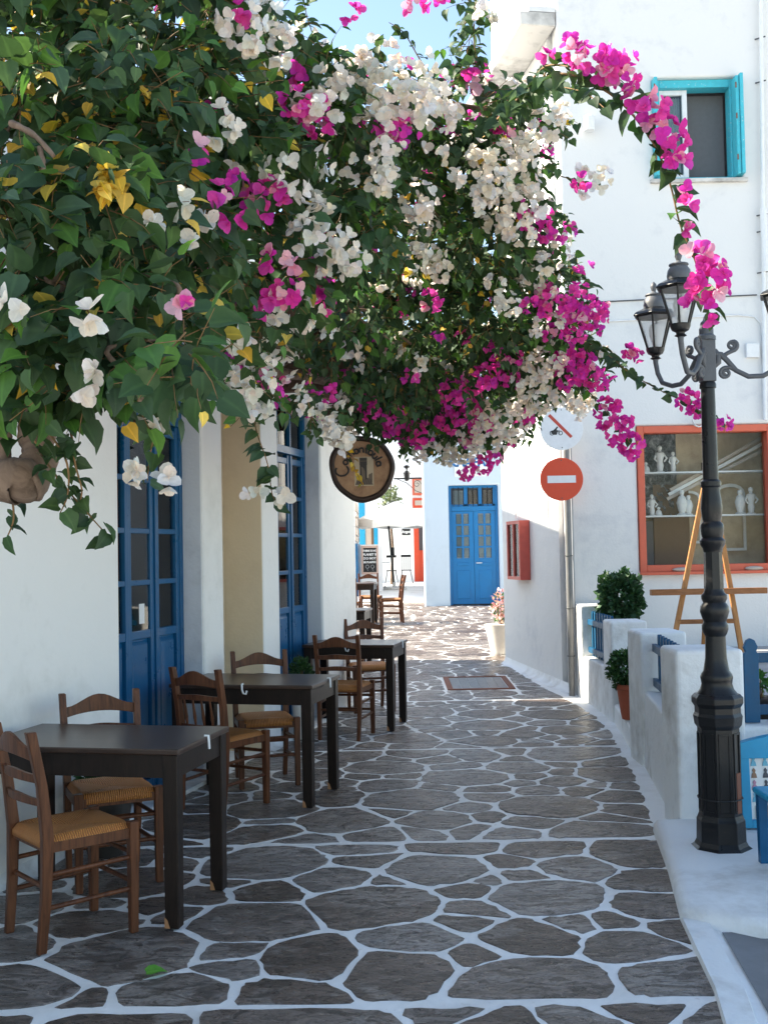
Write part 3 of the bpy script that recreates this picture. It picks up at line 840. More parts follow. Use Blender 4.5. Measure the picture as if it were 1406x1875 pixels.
for side, ua in ((-1, u0 - .005), (1, u1 - .075)):      # shutters folded against the jambs
    f = MB(); f.tbox(TF, ua, ua + .038, -.05, .10, z0 + .02, z1 - .03)
    if side == 1: f.tbox(TF, ua + .042, ua + .078, -.04, .12, z0 + .02, z1 - .01)
    sh = f.build('shutter', M['cyan'], win, bevel=.006)
    for zz in (.15, .55, .85):
        f = MB(); f.tbox(TF, ua - .004, ua + .010, .10, .106, z0 + zz * (z1 - z0), z0 + zz * (z1 - z0) + .06); f.build('hinge', M['rust'], win)
f = MB(); f.tbox(TF, u0 - .05, u1 + .05, -.2, .05, z0 - .045, z0 - .004); f.build('sill', M['slab_dirty'], win, bevel=.006)

# shop window
u0, u1, z0, z1 = SW
f = MB(); fw = .075
for args in ((u0 + .002, u0 + fw, z0, z1), (u1 - fw, u1 - .002, z0, z1), (u0 + fw, u1 - fw, z1 - fw, z1 - .002), (u0 + fw, u1 - fw, z0 + .002, z0 + fw)):
    f.tbox(TF, args[0], args[1], -.16, .018, args[2], args[3])
sw = f.build('shop_window', M['coral'], rb, bevel=.006)
f = MB(); f.tbox(TF, u0 + fw, u1 - fw, -.103, -.097, z0 + fw, z1 - fw); f.build('pane', M['glass_shop'], sw)
SD = -.80
f = MB()
f.tbox(TF, u0 - .1, u1 + .3, SD - .05, SD, z0 - .1, z1 + .2); f.build('display_back', plaster('sandy_plaster', (.66, .52, .36), (.40, .28, .19), .4, .7), sw)
f = MB(); f.tbox(TF, u0 - .15, u0 - .1, SD, -.345, z0 - .1, z1 + .2); f.tbox(TF, u1 + .3, u1 + .35, SD, -.345, z0 - .1, z1 + .2)
f.tbox(TF, u0 - .1, u1 + .3, SD, -.345, z0 - .15, z0 - .1); f.tbox(TF, u0 - .1, u1 + .3, SD, -.345, z1 + .2, z1 + .25); f.build('display_box', M['canvas'], sw)
# rough rock face left in the display
rk = MB(); nu, nz = 22, 26
uu0, uu1, zz0, zz1 = u0 - .09, u0 + .42 * (u1 - u0), z0 + .38 * (z1 - z0), z1 + .19
vs = []
hr = random.Random(3)
for a in range(nu + 1):
    for b in range(nz + 1):
        d = SD + .06 + hr.uniform(0, .09) * (1 if 0 < a < nu else .1)
        lim = 0.0 if (a / nu) < .55 or b / nz > (a / nu - .55) * 1.1 else .0
        vs.append(TF(uu0 + (uu1 - uu0) * a / nu, d, zz0 + (zz1 - zz0) * b / nz))
rk.add(vs, [(a * (nz + 1) + b, (a + 1) * (nz + 1) + b, (a + 1) * (nz + 1) + b + 1, a * (nz + 1) + b + 1) for a in range(nu) for b in range(nz)], False)
rk.build('rock_face', M['rock'], sw)
f = MB(); f.tbox(TF, u0 + .02, u0 + .30, SD + .02, SD + .2, z0 - .09, z0 + .36 * (z1 - z0)); f.build('dark_cupboard', M['room'], sw)
f = MB(); f.tbox(TF, u0 + .62 * (u1 - u0), u0 + .72 * (u1 - u0), SD + .01, SD + .03, z0 + .5 * (z1 - z0), z0 + .78 * (z1 - z0)); f.build('dark_cloth', M['curtain'], sw)
f = MB(); f.tbox(TF, u0 + .33, u0 + .33 + .40, SD + .01, SD + .12, z0 - .09, z0 + .62 * (z1 - z0)); f.build('dark_doorway', M['curtain'], sw)
shz = [z0 + fw + (z1 - z0 - 2 * fw) * k for k in (.375, .715)]
for h in shz:
    f = MB(); f.tbox(TF, u0 - .08, u1 + .28, -.60, -.36, h - .008, h + .008); f.build('shelf', M['white_plastic'], sw)
f = MB(); f.tbox(TF, u0 - .08, u1 + .28, -.66, -.36, z0 + .02, z0 + .05); f.build('shelf', M['room_brown'], sw)
# beams seen leaning across the display
for k in range(3):
    f = MB(); f.bar(TF(u0 + .45 + .02 * k, SD + .25, z0 + .80 + .05 * k), TF(u1 + .1, SD + .25, z1 - .22 + .075 * k), .03, .035); f.build('pale_batten', M['canvas'] if k % 2 else M['pebble'], sw)

# figurines, arched frames and pebbles
figs = 'white figurines and frames on the shop shelves'
def figurine(u, d, z, h, kind):
    b = MB(); c = TF(u, d, z)
    if kind == 0: pr = [(.16, 0), (.17, .03), (.10, .06), (.13, .25), (.10, .42), (.16, .62), (.17, .72), (.06, .78), (.055, .82), (.09, .88), (.085, .95), (.03, 1.0)]
    elif kind == 1: pr = [(.20, 0), (.21, .05), (.12, .10), (.18, .30), (.22, .5), (.15, .72), (.07, .8), (.11, .9), (.08, 1.0)]
    else: pr = [(.34, 0), (.4, .1), (.36, .3), (.3, .5), (.18, .62), (.1, .7), (.17, .8), (.17, .9), (.06, 1.0)]
    b.lathe([(r * h, q * h) for r, q in pr], c, 12)
    if kind == 0:
        b.tube([c + Vector((.15 * h, 0, .66 * h)), c + Vector((.24 * h, -.02, .52 * h)), c + Vector((.14 * h, -.05 * h, .4 * h))], .035 * h, 6)
        b.tube([c + Vector((-.15 * h, 0, .66 * h)), c + Vector((-.22 * h, -.02, .5 * h)), c + Vector((-.12 * h, -.05 * h, .4 * h))], .035 * h, 6)
    return b.build('figurine', M['marble'])
def UZ(px, py): a = P(px, py, YW + .5); return a.x - XC, a.z
for (px, h, k, sh, lab) in ((1208, .30, 0, 1, 'tall thin white figurine on the upper shop shelf before the rock face'), (1232, .23, 0, 1, 'shorter thin white figurine on the upper shop shelf beside a taller one'),
                       (1182, .12, 2, 1, 'small squat white ornament on the upper shop shelf by the coral frame'),
                       (1191, .24, 0, 0, 'slim white figurine on the lower shop shelf by the coral frame'), (1203, .10, 2, 0, 'small round white ornament on the lower shop shelf'),
                       (1246, .28, 1, 0, 'stout white figurine on the lower shop shelf before the dark doorway'), (1258, .22, 1, 0, 'smaller stout white figurine close against a taller stout one on the lower shelf'),
                       (1352, .27, 1, 0, 'white vase-shaped figurine on the lower shop shelf behind the lamp post'), (1372, .30, 0, 0, 'white figurine on the lower shop shelf beside the arched frame')):
    u, _ = UZ(px, 900)
    tag(figurine(u, -.46, shz[sh] + .008, h, k), lab, 'figurine', figs)
def arch_frame(u, d, z, w_, h, label):
    t = thing('arched_frame', label, 'frame', TF(u, d, z), 0, figs)
    for k, args in enumerate(((u - w_ / 2, u - w_ / 2 + .03), (u + w_ / 2 - .03, u + w_ / 2))):
        b = MB(); b.tbox(TF, args[0], args[1], d - .02, d, z, z + h * .85); b.build('upright', M['marble'], t)
    b = MB(); pts = []
    for q in range(9): a_ = math.pi * q / 8; pts.append((u + w_ / 2 * math.cos(a_), z + h * .85 + .002 + h * .15 * math.sin(a_)))
    pts += [(u - w_ / 2 + .03, z + h * .851)] + [(u + (w_ / 2 - .03) * math.cos(math.pi - math.pi * q / 8), z + h * .852 + h * .10 * math.sin(math.pi * q / 8)) for q in range(1, 8)] + [(u + w_ / 2 - .03, z + h * .851)]
    b.tprism(TF, pts, d - .02, d); b.build('arch', M['marble'], t)
    b = MB(); b.tbox(TF, u - w_ / 2 + .031, u + w_ / 2 - .031, d - .02, d, z, z + .03); b.build('foot_bar', M['marble'], t)
u, _ = UZ(1268, 900); arch_frame(u, -.7, z0 + .05 + .25, .30, .60, 'white arched frame standing in the shop display left of the lamp post')
u, _ = UZ(1348, 900); arch_frame(u, -.72, z0 + .05 + .16, .34, .76, 'larger white arched frame in the shop display right of the lamp post')
for k, (px, lab) in enumerate(((1229, 'flat oval beige stone on the coral window ledge beside the easel leg'), (1286, 'longer flat beige stone on the coral window ledge behind the easel'), (1356, 'flat pale stone on the coral window ledge right of the lamp post'))):
    u, _ = UZ(px, 1040); b = MB(); c = TF(u - .03, .03, z0 + .002)
    ledge = MB()
    b.lathe([(.02, 0), (.075, .006), (.09, .02), (.07, .036), (.03, .043), (.001, .045)], c, 14, sx=1.15, sy=.38)
    tag(b.build('flat_stone', M['pebble']), lab, 'stone', 'stones on the shop window ledge')
f = MB(); f.tbox(TF, u0 - .01, u1, .019, .075, z0 - .03, z0 + .002); f.build('ledge', M['coral'], sw, bevel=.004)

# pipes, cables and small fittings on the corner house
def pt(px, py, d=.03): q = P(px, py, YW); return TF(q.x - XC, d, q.z)
f = MB(); a = pt(1389, -60, .06); b = pt(1397, 770, .06); f.tube([a, (a + b) / 2, b], .022, 8); f.build('drain_pipe', M['white_pipe'], rb)
f = MB(); a = pt(1393, 385, .07); b = pt(1398, 500, .07); f.tube([a, b], .036, 10); f.build('pipe_socket', M['white_pipe'], rb)
for py in (72, 152, 395, 425, 500):
    f = MB(); c = pt(1389 + (py / 770) * 8, py, .03); f.bar(c + Vector((-.05, .02, 0)), c + Vector((.04, -.05, 0)), .012, .012); f.build('pipe_bracket', M['dark_cable'], rb)
f = MB(); f.tube([pt(1095, 553, .012), pt(1200, 548, .014), pt(1300, 544, .012), pt(1385, 540, .012)], .007, 5); f.build('wall_cable', M['dark_cable'], rb)
f = MB(); f.tube([pt(1100, 589, .012), pt(1200, 584, .012), pt(1350, 577, .012), pt(1380, 580, .012), pt(1392, 592, .012), pt(1396, 620, .012), pt(1400, 768, .012)], .008, 6); f.build('conduit', M['white_pipe'], rb)
f = MB(); a = pt(1376, 640, .0); f.box(a.x - .07, a.x + .07, YW - .05, YW - .002, a.z - .09, a.z + .06); f.build('junction_box', M['white_pipe'], rb, bevel=.006)
f = MB(); a = pt(1075, 232, .0); f.lathe([(.055, 0), (.06, .01), (.06, .15), (.05, .16)], (a.x, YW - .10, a.z - .08), 14); f.box(a.x - .03, a.x + .03, YW - .05, YW - .002, a.z - .04, a.z + .05); f.build('wall_lamp', M['white_pipe'], rb)
f = MB(); pts = []
for q in range(30):
    a_ = q * .75; pts.append(pt(1276 + 12 * math.cos(a_) , 768 + 15 * math.sin(a_), .05 + .001 * q))
f.tube(pts, .006, 5); f.tube([pt(1273, 700, .04), pt(1270, 755, .05)], .005, 5); f.build('coiled_cable', M['white_pipe'], rb)
def pts_side(px, py, d=.03):
    r = ray(px, py); o = Vector((0, 0, CAMZ)); q = o + r * ((SFar - o).dot(SN) / r.dot(SN)); u = (q - SFar).dot(SU)
    return TS(u, d, q.z)
for (pa, pb, rr_) in (((942, 700), (949, 950), .012), ((971, 690), (976, 945), .010), ((1003, 640), (1008, 950), .018), ((982, 830), (998, 930), .006)):
    f = MB(); f.tube([pts_side(*pa, .03), pts_side(*pb, .03)], rr_, 6); f.build('conduit', M['white_pipe'] if rr_ > .007 else M['cable'], rb)
# red glass case on the side wall
a = pts_side(945, 955, 0); b = pts_side(972, 1062, 0)
ua = (a - SFar).dot(SU); ub = (b - SFar).dot(SU); za, zb = b.z, a.z
cs = thing('notice_case', 'shallow red framed glass notice case on the sunlit side wall', 'notice case', TS((ua + ub) / 2, .06, za))
for args in ((ua, ua + .04, za, zb), (ub - .04, ub, za, zb), (ua + .04, ub - .04, za, za + .04), (ua + .04, ub - .04, zb - .04, zb), ((ua + ub) / 2 - .015, (ua + ub) / 2 + .015, za + .04, zb - .04)):
    f = MB(); f.tbox(TS, args[0], args[1], .004, .13, args[2], args[3]); f.build('frame_bar', M['red_box'], cs)
f = MB(); f.tbox(TS, ua + .04, ub - .04, .004, .02, za + .04, zb - .04); f.build('back_board', M['canvas'], cs)
for k in range(5):
    hh = random.Random(k); uu = ua + .08 + (ub - ua - .3) * hh.random(); zz = za + .08 + (zb - za - .3) * k / 5
    f = MB(); f.tbox(TS, uu, uu + .16, .021, .024, zz, zz + .12); f.build('notice', M['cable'] if k % 2 else M['room'], cs)
f = MB(); f.tbox(TS, ua + .041, ub - .041, .105, .11, za + .041, zb - .041); f.build('pane', M['glass'], cs)

# ================================================================== terrace behind the low wall
TZ = 0.50
f = MB(); f.add([(1.75, 6.35, TZ), (6.0, 6.35, TZ), (6.0, YW + .05, TZ), (2.2, YW + .05, TZ)], [(0, 1, 2, 3)])
tag(f.build('terrace', M['terrace']), kind='structure')
tw = thing('terrace_wall', 'low rough white wall with square pillars bordering the raised terrace', 'wall', (1.95, 8.6, 0))
B1 = Vector((1.985, 11.52, 0)); B2 = Vector((2.02, 9.95, 0)); B3 = Vector((1.84, 7.98, 0)); B4 = Vector((1.60, 6.10, 0))
def pillar(p, w_, dp, h, ang=0.0):
    b = MB(); c, s = math.cos(ang), math.sin(ang)
    cs_ = [(0, 0), (w_, 0), (w_, dp), (0, dp)]
    pl = [(p.x + x * c - y * s, p.y + x * s + y * c) for x, y in cs_]
    b.prism(pl, -.05, h); return b.build('pillar', M['white_rough'], tw, bevel=.025, seg=3)
pillar(Vector((1.99, 11.22, 0)), .34, .40, P(1080, 1107, 11.3).z)
pillar(Vector((2.025, 9.90, 0)), .335, .36, P(1140, 1137, 9.95).z)
pillar(Vector((1.825, 7.90, 0)), .34, .42, P(1190, 1157, 7.95).z)
pillar(Vector((1.60, 6.08, 0)), .38, .36, P(1260, 1190, 6.1).z)
def low_wall(a, b, wth, h):
    d = (b - a).normalized(); nrm = Vector((d.y, -d.x, 0))
    if nrm.x < 0: nrm = -nrm
    m_ = MB(); p, q = a, b
    m_.hexa([(p.x, p.y, -.05), (p.x + nrm.x * wth, p.y + nrm.y * wth, -.05), (q.x + nrm.x * wth, q.y + nrm.y * wth, -.05), (q.x, q.y, -.05),
             (p.x + .015, p.y, h), (p.x + nrm.x * wth, p.y + nrm.y * wth, h), (q.x + nrm.x * wth, q.y + nrm.y * wth, h), (q.x + .015, q.y, h)])
    return m_.build('low_wall', M['white_rough'], tw, bevel=.02, seg=3)
low_wall(Vector((2.035, 10.255, 0)), Vector((2.0, 11.225, 0)), .34, .47)
low_wall(Vector((1.645, 6.435, 0)), Vector((1.835, 7.905, 0)), .34, .54)
f = MB(); f.prism([(1.975, 6.16), (6.0, 6.16), (6.0, 6.42), (1.975, 6.42)], -.05, .56); f.build('low_wall', M['white_rough'], tw, bevel=.02, seg=3)
f = MB(); f.prism([(1.86, 8.315), (3.0, 8.315), (3.0, 9.905), (2.04, 9.905)], -.05, .17); f.build('step', M['white_rough'], tw, bevel=.03, seg=3)
f = MB(); f.prism([(2.25, 8.316), (3.0, 8.316), (3.0, 9.90), (2.36, 9.90)], .171, .35); f.build('step', M['white_rough'], tw, bevel=.03, seg=3)

def picket_fence(label, a, b, z0, h, n, pw, depth, pointed=False):
    d = (b - a); L = d.length; d.normalize(); nrm = Vector((d.y, -d.x, 0))
    t = thing('picket_fence', label, 'fence', (a + b) / 2 + Vector((0, 0, z0)))
    def T(u, dd, z): return a + d * u + nrm * dd + Vector((0, 0, z0 + z))
    for z in (.10 * h + .02, .76 * h):
        m_ = MB(); m_.tbox(T, 0, L, -.04, -.008, z - .028, z + .028); m_.build('rail', M['blue_fence'], t, bevel=.004)
    for k in range(n):
        u = L * (k + .5) / n
        m_ = MB()
        w_ = pw / 2
        if pointed: pl = [(-w_, 0), (w_, 0), (w_, h - .09), (w_ * .72, h - .075), (w_ * .95, h - .05), (w_ * .55, h - .012), (0, h), (-w_ * .55, h - .012), (-w_ * .95, h - .05), (-w_ * .72, h - .075), (-w_, h - .09)]
        else: pl = [(-w_, 0), (w_, 0), (w_, h - .02), (w_ * .5, h), (-w_ * .5, h), (-w_, h - .02)]
        m_.tprism(T, [(u + x, z) for x, z in pl], -.007, depth); m_.build('picket', M['blue_fence'], t, bevel=.003)
    return t
picket_fence('small dark blue picket fence by the drainpipe, on the low wall under the big bush', Vector((2.12, 10.27, 0)), Vector((2.10, 11.21, 0)), .475, P(1085, 1122, 10.9).z - .475, 8, .05, .02)
picket_fence('dark blue picket fence on the low wall between the two tallest white pillars', Vector((1.80, 6.46, 0)), Vector((1.95, 7.89, 0)), .545, P(1200, 1165, 7.7).z - .545, 11, .06, .02)
picket_fence('blue pointed picket fence beside the lamp post above the display board', Vector((1.99, 6.28, 0)), Vector((3.4, 6.28, 0)), .565, .48, 8, .085, .022, True)

# ================================================================== leaves
def tpl(right, tip, m1, m2): return np.array([(0, 0, 0)] + right + [tip, m1, m2] + [(-x, y, z) for x, y, z in right])
LT = tpl([(.24, -.06, .05), (.43, .16, .10), (.40, .46, .11), (.20, .76, .03)], (0, 1.05, -.14), (0, .22, 0), (0, .58, -.01))
BT = tpl([(.20, .03, .07), (.42, .28, .18), (.47, .58, .22), (.30, .88, .17)], (0, 1.04, .06), (0, .32, -.02), (0, .68, 0))
MID = np.array([1, 0, 0, 0, 0, 1, 1, 1, 0, 0, 0, 0], float)
LF = [(0, 1, 2, 6), (6, 2, 3, 7), (7, 3, 4, 5), (0, 6, 9, 8), (6, 7, 10, 9), (7, 5, 11, 10)]
def leaf_frame(t, n):
    t = t.normalized(); n = (n - t * n.dot(t))
    n = n.normalized() if n.length > 1e-4 else t.orthogonal().normalized()
    return t.cross(n), t, n
def leaf_mesh(name, items, tpl, mat, parent, off):
    """items: (pos, dir, normal, size, colour, curl)"""
    N = len(items); nv = len(tpl)
    co = np.empty((N, nv, 3)); cl = np.ones((N, nv, 4))
    for i, (p, t, n, s, c, k) in enumerate(items):
        x, y, z = leaf_frame(t, n)
        B = np.array([x[:], y[:], z[:]]) * s
        tp = tpl.copy(); tp[:, 2] *= k
        co[i] = tp @ B + np.array(p[:]) - np.array(off[:])
        cl[i, :, :3] = c; cl[i, :, 3] = MID
    me = bpy.data.meshes.new(name)
    idx = np.array(LF)
    faces = (idx[None] + (np.arange(N) * nv)[:, None, None]).reshape(-1, 4)
    me.from_pydata(co.reshape(-1, 3).tolist(), [], faces.tolist())
    me.polygons.foreach_set('use_smooth', [True] * len(me.polygons))
    a = me.attributes.new('Col', 'FLOAT_COLOR', 'POINT'); a.data.foreach_set('color', cl.reshape(-1))
    me.materials.append(mat); me.update()
    o = bpy.data.objects.new(name, me); COL.objects.link(o)
    if parent is not None: o.parent = parent
    return o
def rv(r=rng):
    while True:
        v = Vector((r.uniform(-1, 1), r.uniform(-1, 1), r.uniform(-1, 1)))
        if .05 < v.length < 1: return v
def vary(c, r=rng, a=.25):
    k = 1 + r.uniform(-a, a); j = r.uniform(-.1, .1)
    return (max(0, c[0] * (k + j)), max(0, c[1] * k), max(0, c[2] * (k - j)))
def shrub_leaves(c, rx, ry, rz, n, size, cols, seed, shell=.55):
    r = random.Random(seed); out = []
    for _ in range(n):
        d = rv(r).normalized(); k = (shell + (1 - shell) * r.random()) * (1 + .16 * math.sin(d.x * 7 + seed) * math.cos(d.z * 6 + d.y * 5))
        p = c + Vector((d.x * rx, d.y * ry, d.z * rz)) * k
        t = (d + rv(r) * .8 + Vector((0, 0, .15))); nn = d + rv(r) * .6 + Vector((0, 0, .5))
        out.append((p, t, nn, size * r.uniform(.65, 1.25), vary(r.choice(cols), r), r.uniform(.4, 2.2)))
    return out
GR = [(.030, .085, .022), (.045, .115, .03), (.022, .065, .02)]
def potted(name, label, cat, base, pot_prof, pot_mat, fc, fr, n, size, seed, cols=GR, stems=True, group=None):
    t = thing(name, label, cat, base, 0, group)
    b = MB(); b.lathe(pot_prof, base, 18); b.build('pot', pot_mat, t)
    top = pot_prof[-1]
    b = MB(); b.lathe([(top[0] * .88, top[1] - .03), (.001, top[1] - .012)], base, 14); b.build('soil', M['soil'], t)
    r = random.Random(seed); b = MB()
    for q in range(9):
        d = rv(r); e = Vector((fc.x + d.x * fr[0] * .7, fc.y + d.y * fr[1] * .7, fc.z + d.z * fr[2] * .5))
        b.tube([base + Vector((d.x * .03, d.y * .03, top[1] - .02)), (base + Vector((0, 0, top[1])) + e) / 2 + d * .02, e], [.006, .005, .003], 5)
    b.build('stem', M['twig'], t)
    o = leaf_mesh('foliage', shrub_leaves(fc, *fr, n, size, cols, seed), LT, M['shrub'], t, t.location); tag(o, kind='stuff')
    return t

# ================================================================== tables and chairs
def table(label, c, rz, L=.98, W=.62, clips=(), z=0.0):
    t = thing('cafe_table', label, 'table', (c[0], c[1], z), rz, 'dark wooden cafe tables along the taverna')
    h = .755
    b = MB(); b.box(-L / 2, L / 2, -W / 2, W / 2, h - .026, h); b.build('tabletop', M['table_top'], t, False, bevel=.006)
    lw = .068; i = .012
    for sx in (-1, 1):
        for sy in (-1, 1):
            x = sx * (L / 2 - i - lw / 2); y = sy * (W / 2 - i - lw / 2)
            b = MB(); q = lw / 2
            b.hexa([(x - q * .9, y - q * .9, 0), (x + q * .9, y - q * .9, 0), (x + q * .9, y + q * .9, 0), (x - q * .9, y + q * .9, 0), (x - q, y - q, h - .027), (x + q, y - q, h - .027), (x + q, y + q, h - .027), (x - q, y + q, h - .027)])
            lg = b.build('leg', M['table'], t, False, bevel=.004)
            if sx == 1:
                b = MB(); b.add([(x - q * .93, y - q * .935, 0.002), (x - q * .2, y - q * .935, .002), (x - q * .5, y - q * .94, .035), (x - q * .93, y - q * .94, .05)], [(0, 1, 2, 3)]); b.build('bare_chip', M['bare_wood'], lg, False)
    for args in ((-L / 2 + .08, L / 2 - .08, -W / 2 + .02, -W / 2 + .042), (-L / 2 + .08, L / 2 - .08, W / 2 - .042, W / 2 - .02), (-L / 2 + .02, -L / 2 + .042, -W / 2 + .08, W / 2 - .08), (L / 2 - .042, L / 2 - .02, -W / 2 + .08, W / 2 - .08)):
        b = MB(); b.box(*args, h - .125, h - .027); b.build('apron', M['table'], t, False)
    for (side, q) in clips:                 # white tablecloth clips
        b = MB()
        if side == 'F': p = [(q, -W / 2 + .015, h + .003), (q, -W / 2 - .006, h + .004), (q + .004, -W / 2 - .012, h - .03), (q + .012, -W / 2 - .012, h - .052), (q + .03, -W / 2 - .012, h - .056), (q + .036, -W / 2 - .012, h - .035)]
        else: p = [(L / 2 - .012, q, h + .003), (L / 2 + .006, q, h + .004), (L / 2 + .008, q, h - .03), (L / 2 + .008, q + .003, h - .055)]
        b.tube(p, .0065, 6); b.build('cloth_clip', M['white_plastic'], t, False)
    return t
def chair_proto(label, spindles=False):
    t = thing('taverna_chair', label, 'chair', (0, 0, 0), 0, 'rush seated taverna chairs')
    m = M['chair']
    for s in (-1, 1):
        b = MB(); q = .0205
        pts = [(-.205, s * .168, 0), (-.188, s * .175, .22), (-.182, s * .178, .45), (-.205, s * .183, .66), (-.252, s * .187, .885)]
        vs = []
        for (x, y, z) in pts:
            k = q * (1.0 if z > .1 else .9) * (1.15 if .3 < z < .6 else 1.0)
            vs += [(x - k, y - k * .8, z), (x + k, y - k * .8, z), (x + k, y + k * .8, z), (x - k, y + k * .8, z)]
        fs = [(3, 2, 1, 0), (16, 17, 18, 19)] + [(4 * a + c, 4 * a + (c + 1) % 4, 4 * a + 4 + (c + 1) % 4, 4 * a + 4 + c) for a in range(4) for c in range(4)]
        b.add(vs, fs); b.build('leg', m, t, False, bevel=.005)
        b = MB(); x, y = .185, s * .19
        b.hexa([(x - .017, y - .017, 0), (x + .017, y - .017, 0), (x + .017, y + .017, 0), (x - .017, y + .017, 0), (x - .0215, y - .0215, .462), (x + .0215, y - .0215, .462), (x + .0215, y + .0215, .462), (x - .0215, y + .0215, .462)])
        b.build('leg', m, t, False, bevel=.005)
        for z in (.175, .305):
            b = MB(); b.tube([(-.178, s * .176, z), (.183, s * .19, z + .01)], .0105, 8); b.build('stretcher', m, t, False)
        b = MB(); b.bar((-.165, s * .178, .415), (.166, s * .189, .415), .024, .04); b.build('seat_rail', m, t, False)
    for (x, w_, z) in ((-.18, .162, .25), (.185, .172, .21), (.185, .172, .33)):
        b = MB(); b.tube([(x, -w_, z), (x, w_, z)], .0105, 8); b.build('stretcher', m, t, False)
    for (x, w_) in ((-.178, .16), (.183, .17)):
        b = MB(); b.bar((x, -w_, .415), (x, w_, .415), .024, .04); b.build('seat_rail', m, t, False)
    def rail(zb, zt, arch, xo, name, hw):
        b = MB(); vs = []; n = 12
        for q in range(n + 1):
            y = -hw + 2 * hw * q / n; k = 1 - (y / hw) ** 2
            x = xo - .030 * k
            up = zt + arch * (.5 + .5 * math.cos(math.pi * y / hw)); dn = zb + arch * .35 * k
            vs += [(x - .009, y, dn), (x + .009, y, dn), (x + .004, y, up), (x - .012, y, up)]
        fs = [(0, 1, 2, 3), (4 * n + 3, 4 * n + 2, 4 * n + 1, 4 * n)] + [(4 * q + c, 4 * q + 4 + c, 4 * q + 4 + (c + 1) % 4, 4 * q + (c + 1) % 4) for q in range(n) for c in range(4)]
        b.add(vs, fs); return b.build(name, m, t, False, bevel=.003)
    rail(.765, .815, .055, -.232, 'crest_rail', .170)
    if spindles:
        rail(.685, .715, .01, -.214, 'slat', .168); rail(.50, .535, .0, -.187, 'slat', .164)
        for k in range(4):
            y = -.105 + .07 * k
            b = MB(); b.tube([(-.209, y, .53), (-.216, y, .58), (-.222, y, .62), (-.236, y, .69)], [.006, .011, .009, .006], 8); b.build('spindle', m, t, False)
    else:
        rail(.675, .71, .012, -.214, 'slat', .168); rail(.58, .61, .012, -.199, 'slat', .166)
    # rush seat: four woven triangles falling to the middle
    b = MB(); n = 16; vs = []
    hx, hy = .198, .195
    def zz(x, y):
        a = max(abs(x), abs(y)); e = 1 - a
        d = min(abs(abs(x) - abs(y)), 1)
        return .462 - .012 * e - .008 * math.exp(-d * 9) * (1 - e * .5)
    for i in range(n + 1):
        for j in range(n + 1):
            x = -1 + 2 * i / n; y = -1 + 2 * j / n
            e = max(abs(x), abs(y)); drop = .028 * max(0, (e - .86) / .14) ** 2
            cut = 1 - .05 * (abs(x) * abs(y)) ** 6
            vs.append((x * hx * cut, y * hy * cut * (1 - .04 * (1 - x) / 2), zz(x, y) - drop))
    fs = [(i * (n + 1) + j, (i + 1) * (n + 1) + j, (i + 1) * (n + 1) + j + 1, i * (n + 1) + j + 1) for i in range(n) for j in range(n)]
    edge = [(i, 0) for i in range(n)] + [(n, j) for j in range(n)] + [(n - i, n) for i in range(n)] + [(0, n - j) for j in range(n)]
    ne = len(edge); b0 = len(vs)
    for (i, j) in edge:
        v = vs[i * (n + 1) + j]; vs.append((v[0] * 1.0, v[1] * 1.0, v[2] - .022))
    for k in range(ne):
        i, j = edge[k]; i2, j2 = edge[(k + 1) % ne]
        fs.append((i * (n + 1) + j, b0 + k, b0 + (k + 1) % ne, i2 * (n + 1) + j2))
    fs.append(tuple(b0 + k for k in reversed(range(ne))))
    b.add(vs, fs, True); b.build('seat', M['rush'], t, False)
    return t
CH = {False: chair_proto('x', False), True: chair_proto('x', True)}
used = set()
def chair(label, x, y, heading, spindles=False):
    if spindles in used: o = copy_tree(CH[spindles])
    else: o = CH[spindles]; used.add(spindles)
    o['label'] = label; o.location = (x, y, zg(y) + .006); o.rotation_euler = (0, 0, R(heading)); return o
F_ = lambda q: ('F', q)
S_ = lambda q: ('S', q)
table('dark cafe table beside the blue door with stickers on its panes', (-1.30, 5.04), R(-12), .98, .62, (F_(-.18), S_(.02)), .006)
table('dark cafe table in front of the beige wall niche, with the spindle chair', (-.855, 7.19), R(-14), .96, .62, (F_(.02), S_(.05)), .006)
table('dark cafe table at the end pillar beneath the round wooden sign', (-.28, 9.98), R(-13), .84, .60, (F_(-.02), S_(.05)), .006)
chair('rush seated chair turned towards the stickered blue door, pulled out from its table', -1.345, 4.66, 40)
chair('rush seated chair tucked in between its table and the stickered blue door', -1.37, 5.42, -64)
chair('rush seated chair with turned spindles in its back', -1.035, 6.90, 57, True)
chair('rush seated chair with its back against the beige niche', -.85, 7.60, -75)
chair('rush seated ladder-back chair facing the table beneath the round wooden sign, herb pot beside it', -.36, 9.40, 76)
chair('rush seated chair by the taverna end corner, facing back towards the ladder-back chair', -.17, 10.80, -76)
table('dark cafe table half hidden round the corner of the taverna', (-.66, 13.95), R(-8), .9, .62, (), zg(13.95) + .006)
chair('chair half hidden by the corner of the taverna', -.52, 13.3, 80)
table('brown cafe table out in the square beyond the corner', (-.62, 20.3), R(-6), .9, .62, (S_(.1),), zg(20.3) + .006)
chair('chair facing left at the table out in the square', .10, 20.35, 186)
chair('chair behind the table out in the square', -.30, 21.25, -82)
chair('chair nearest the taverna corner at the table out in the square', -.68, 19.5, 84)

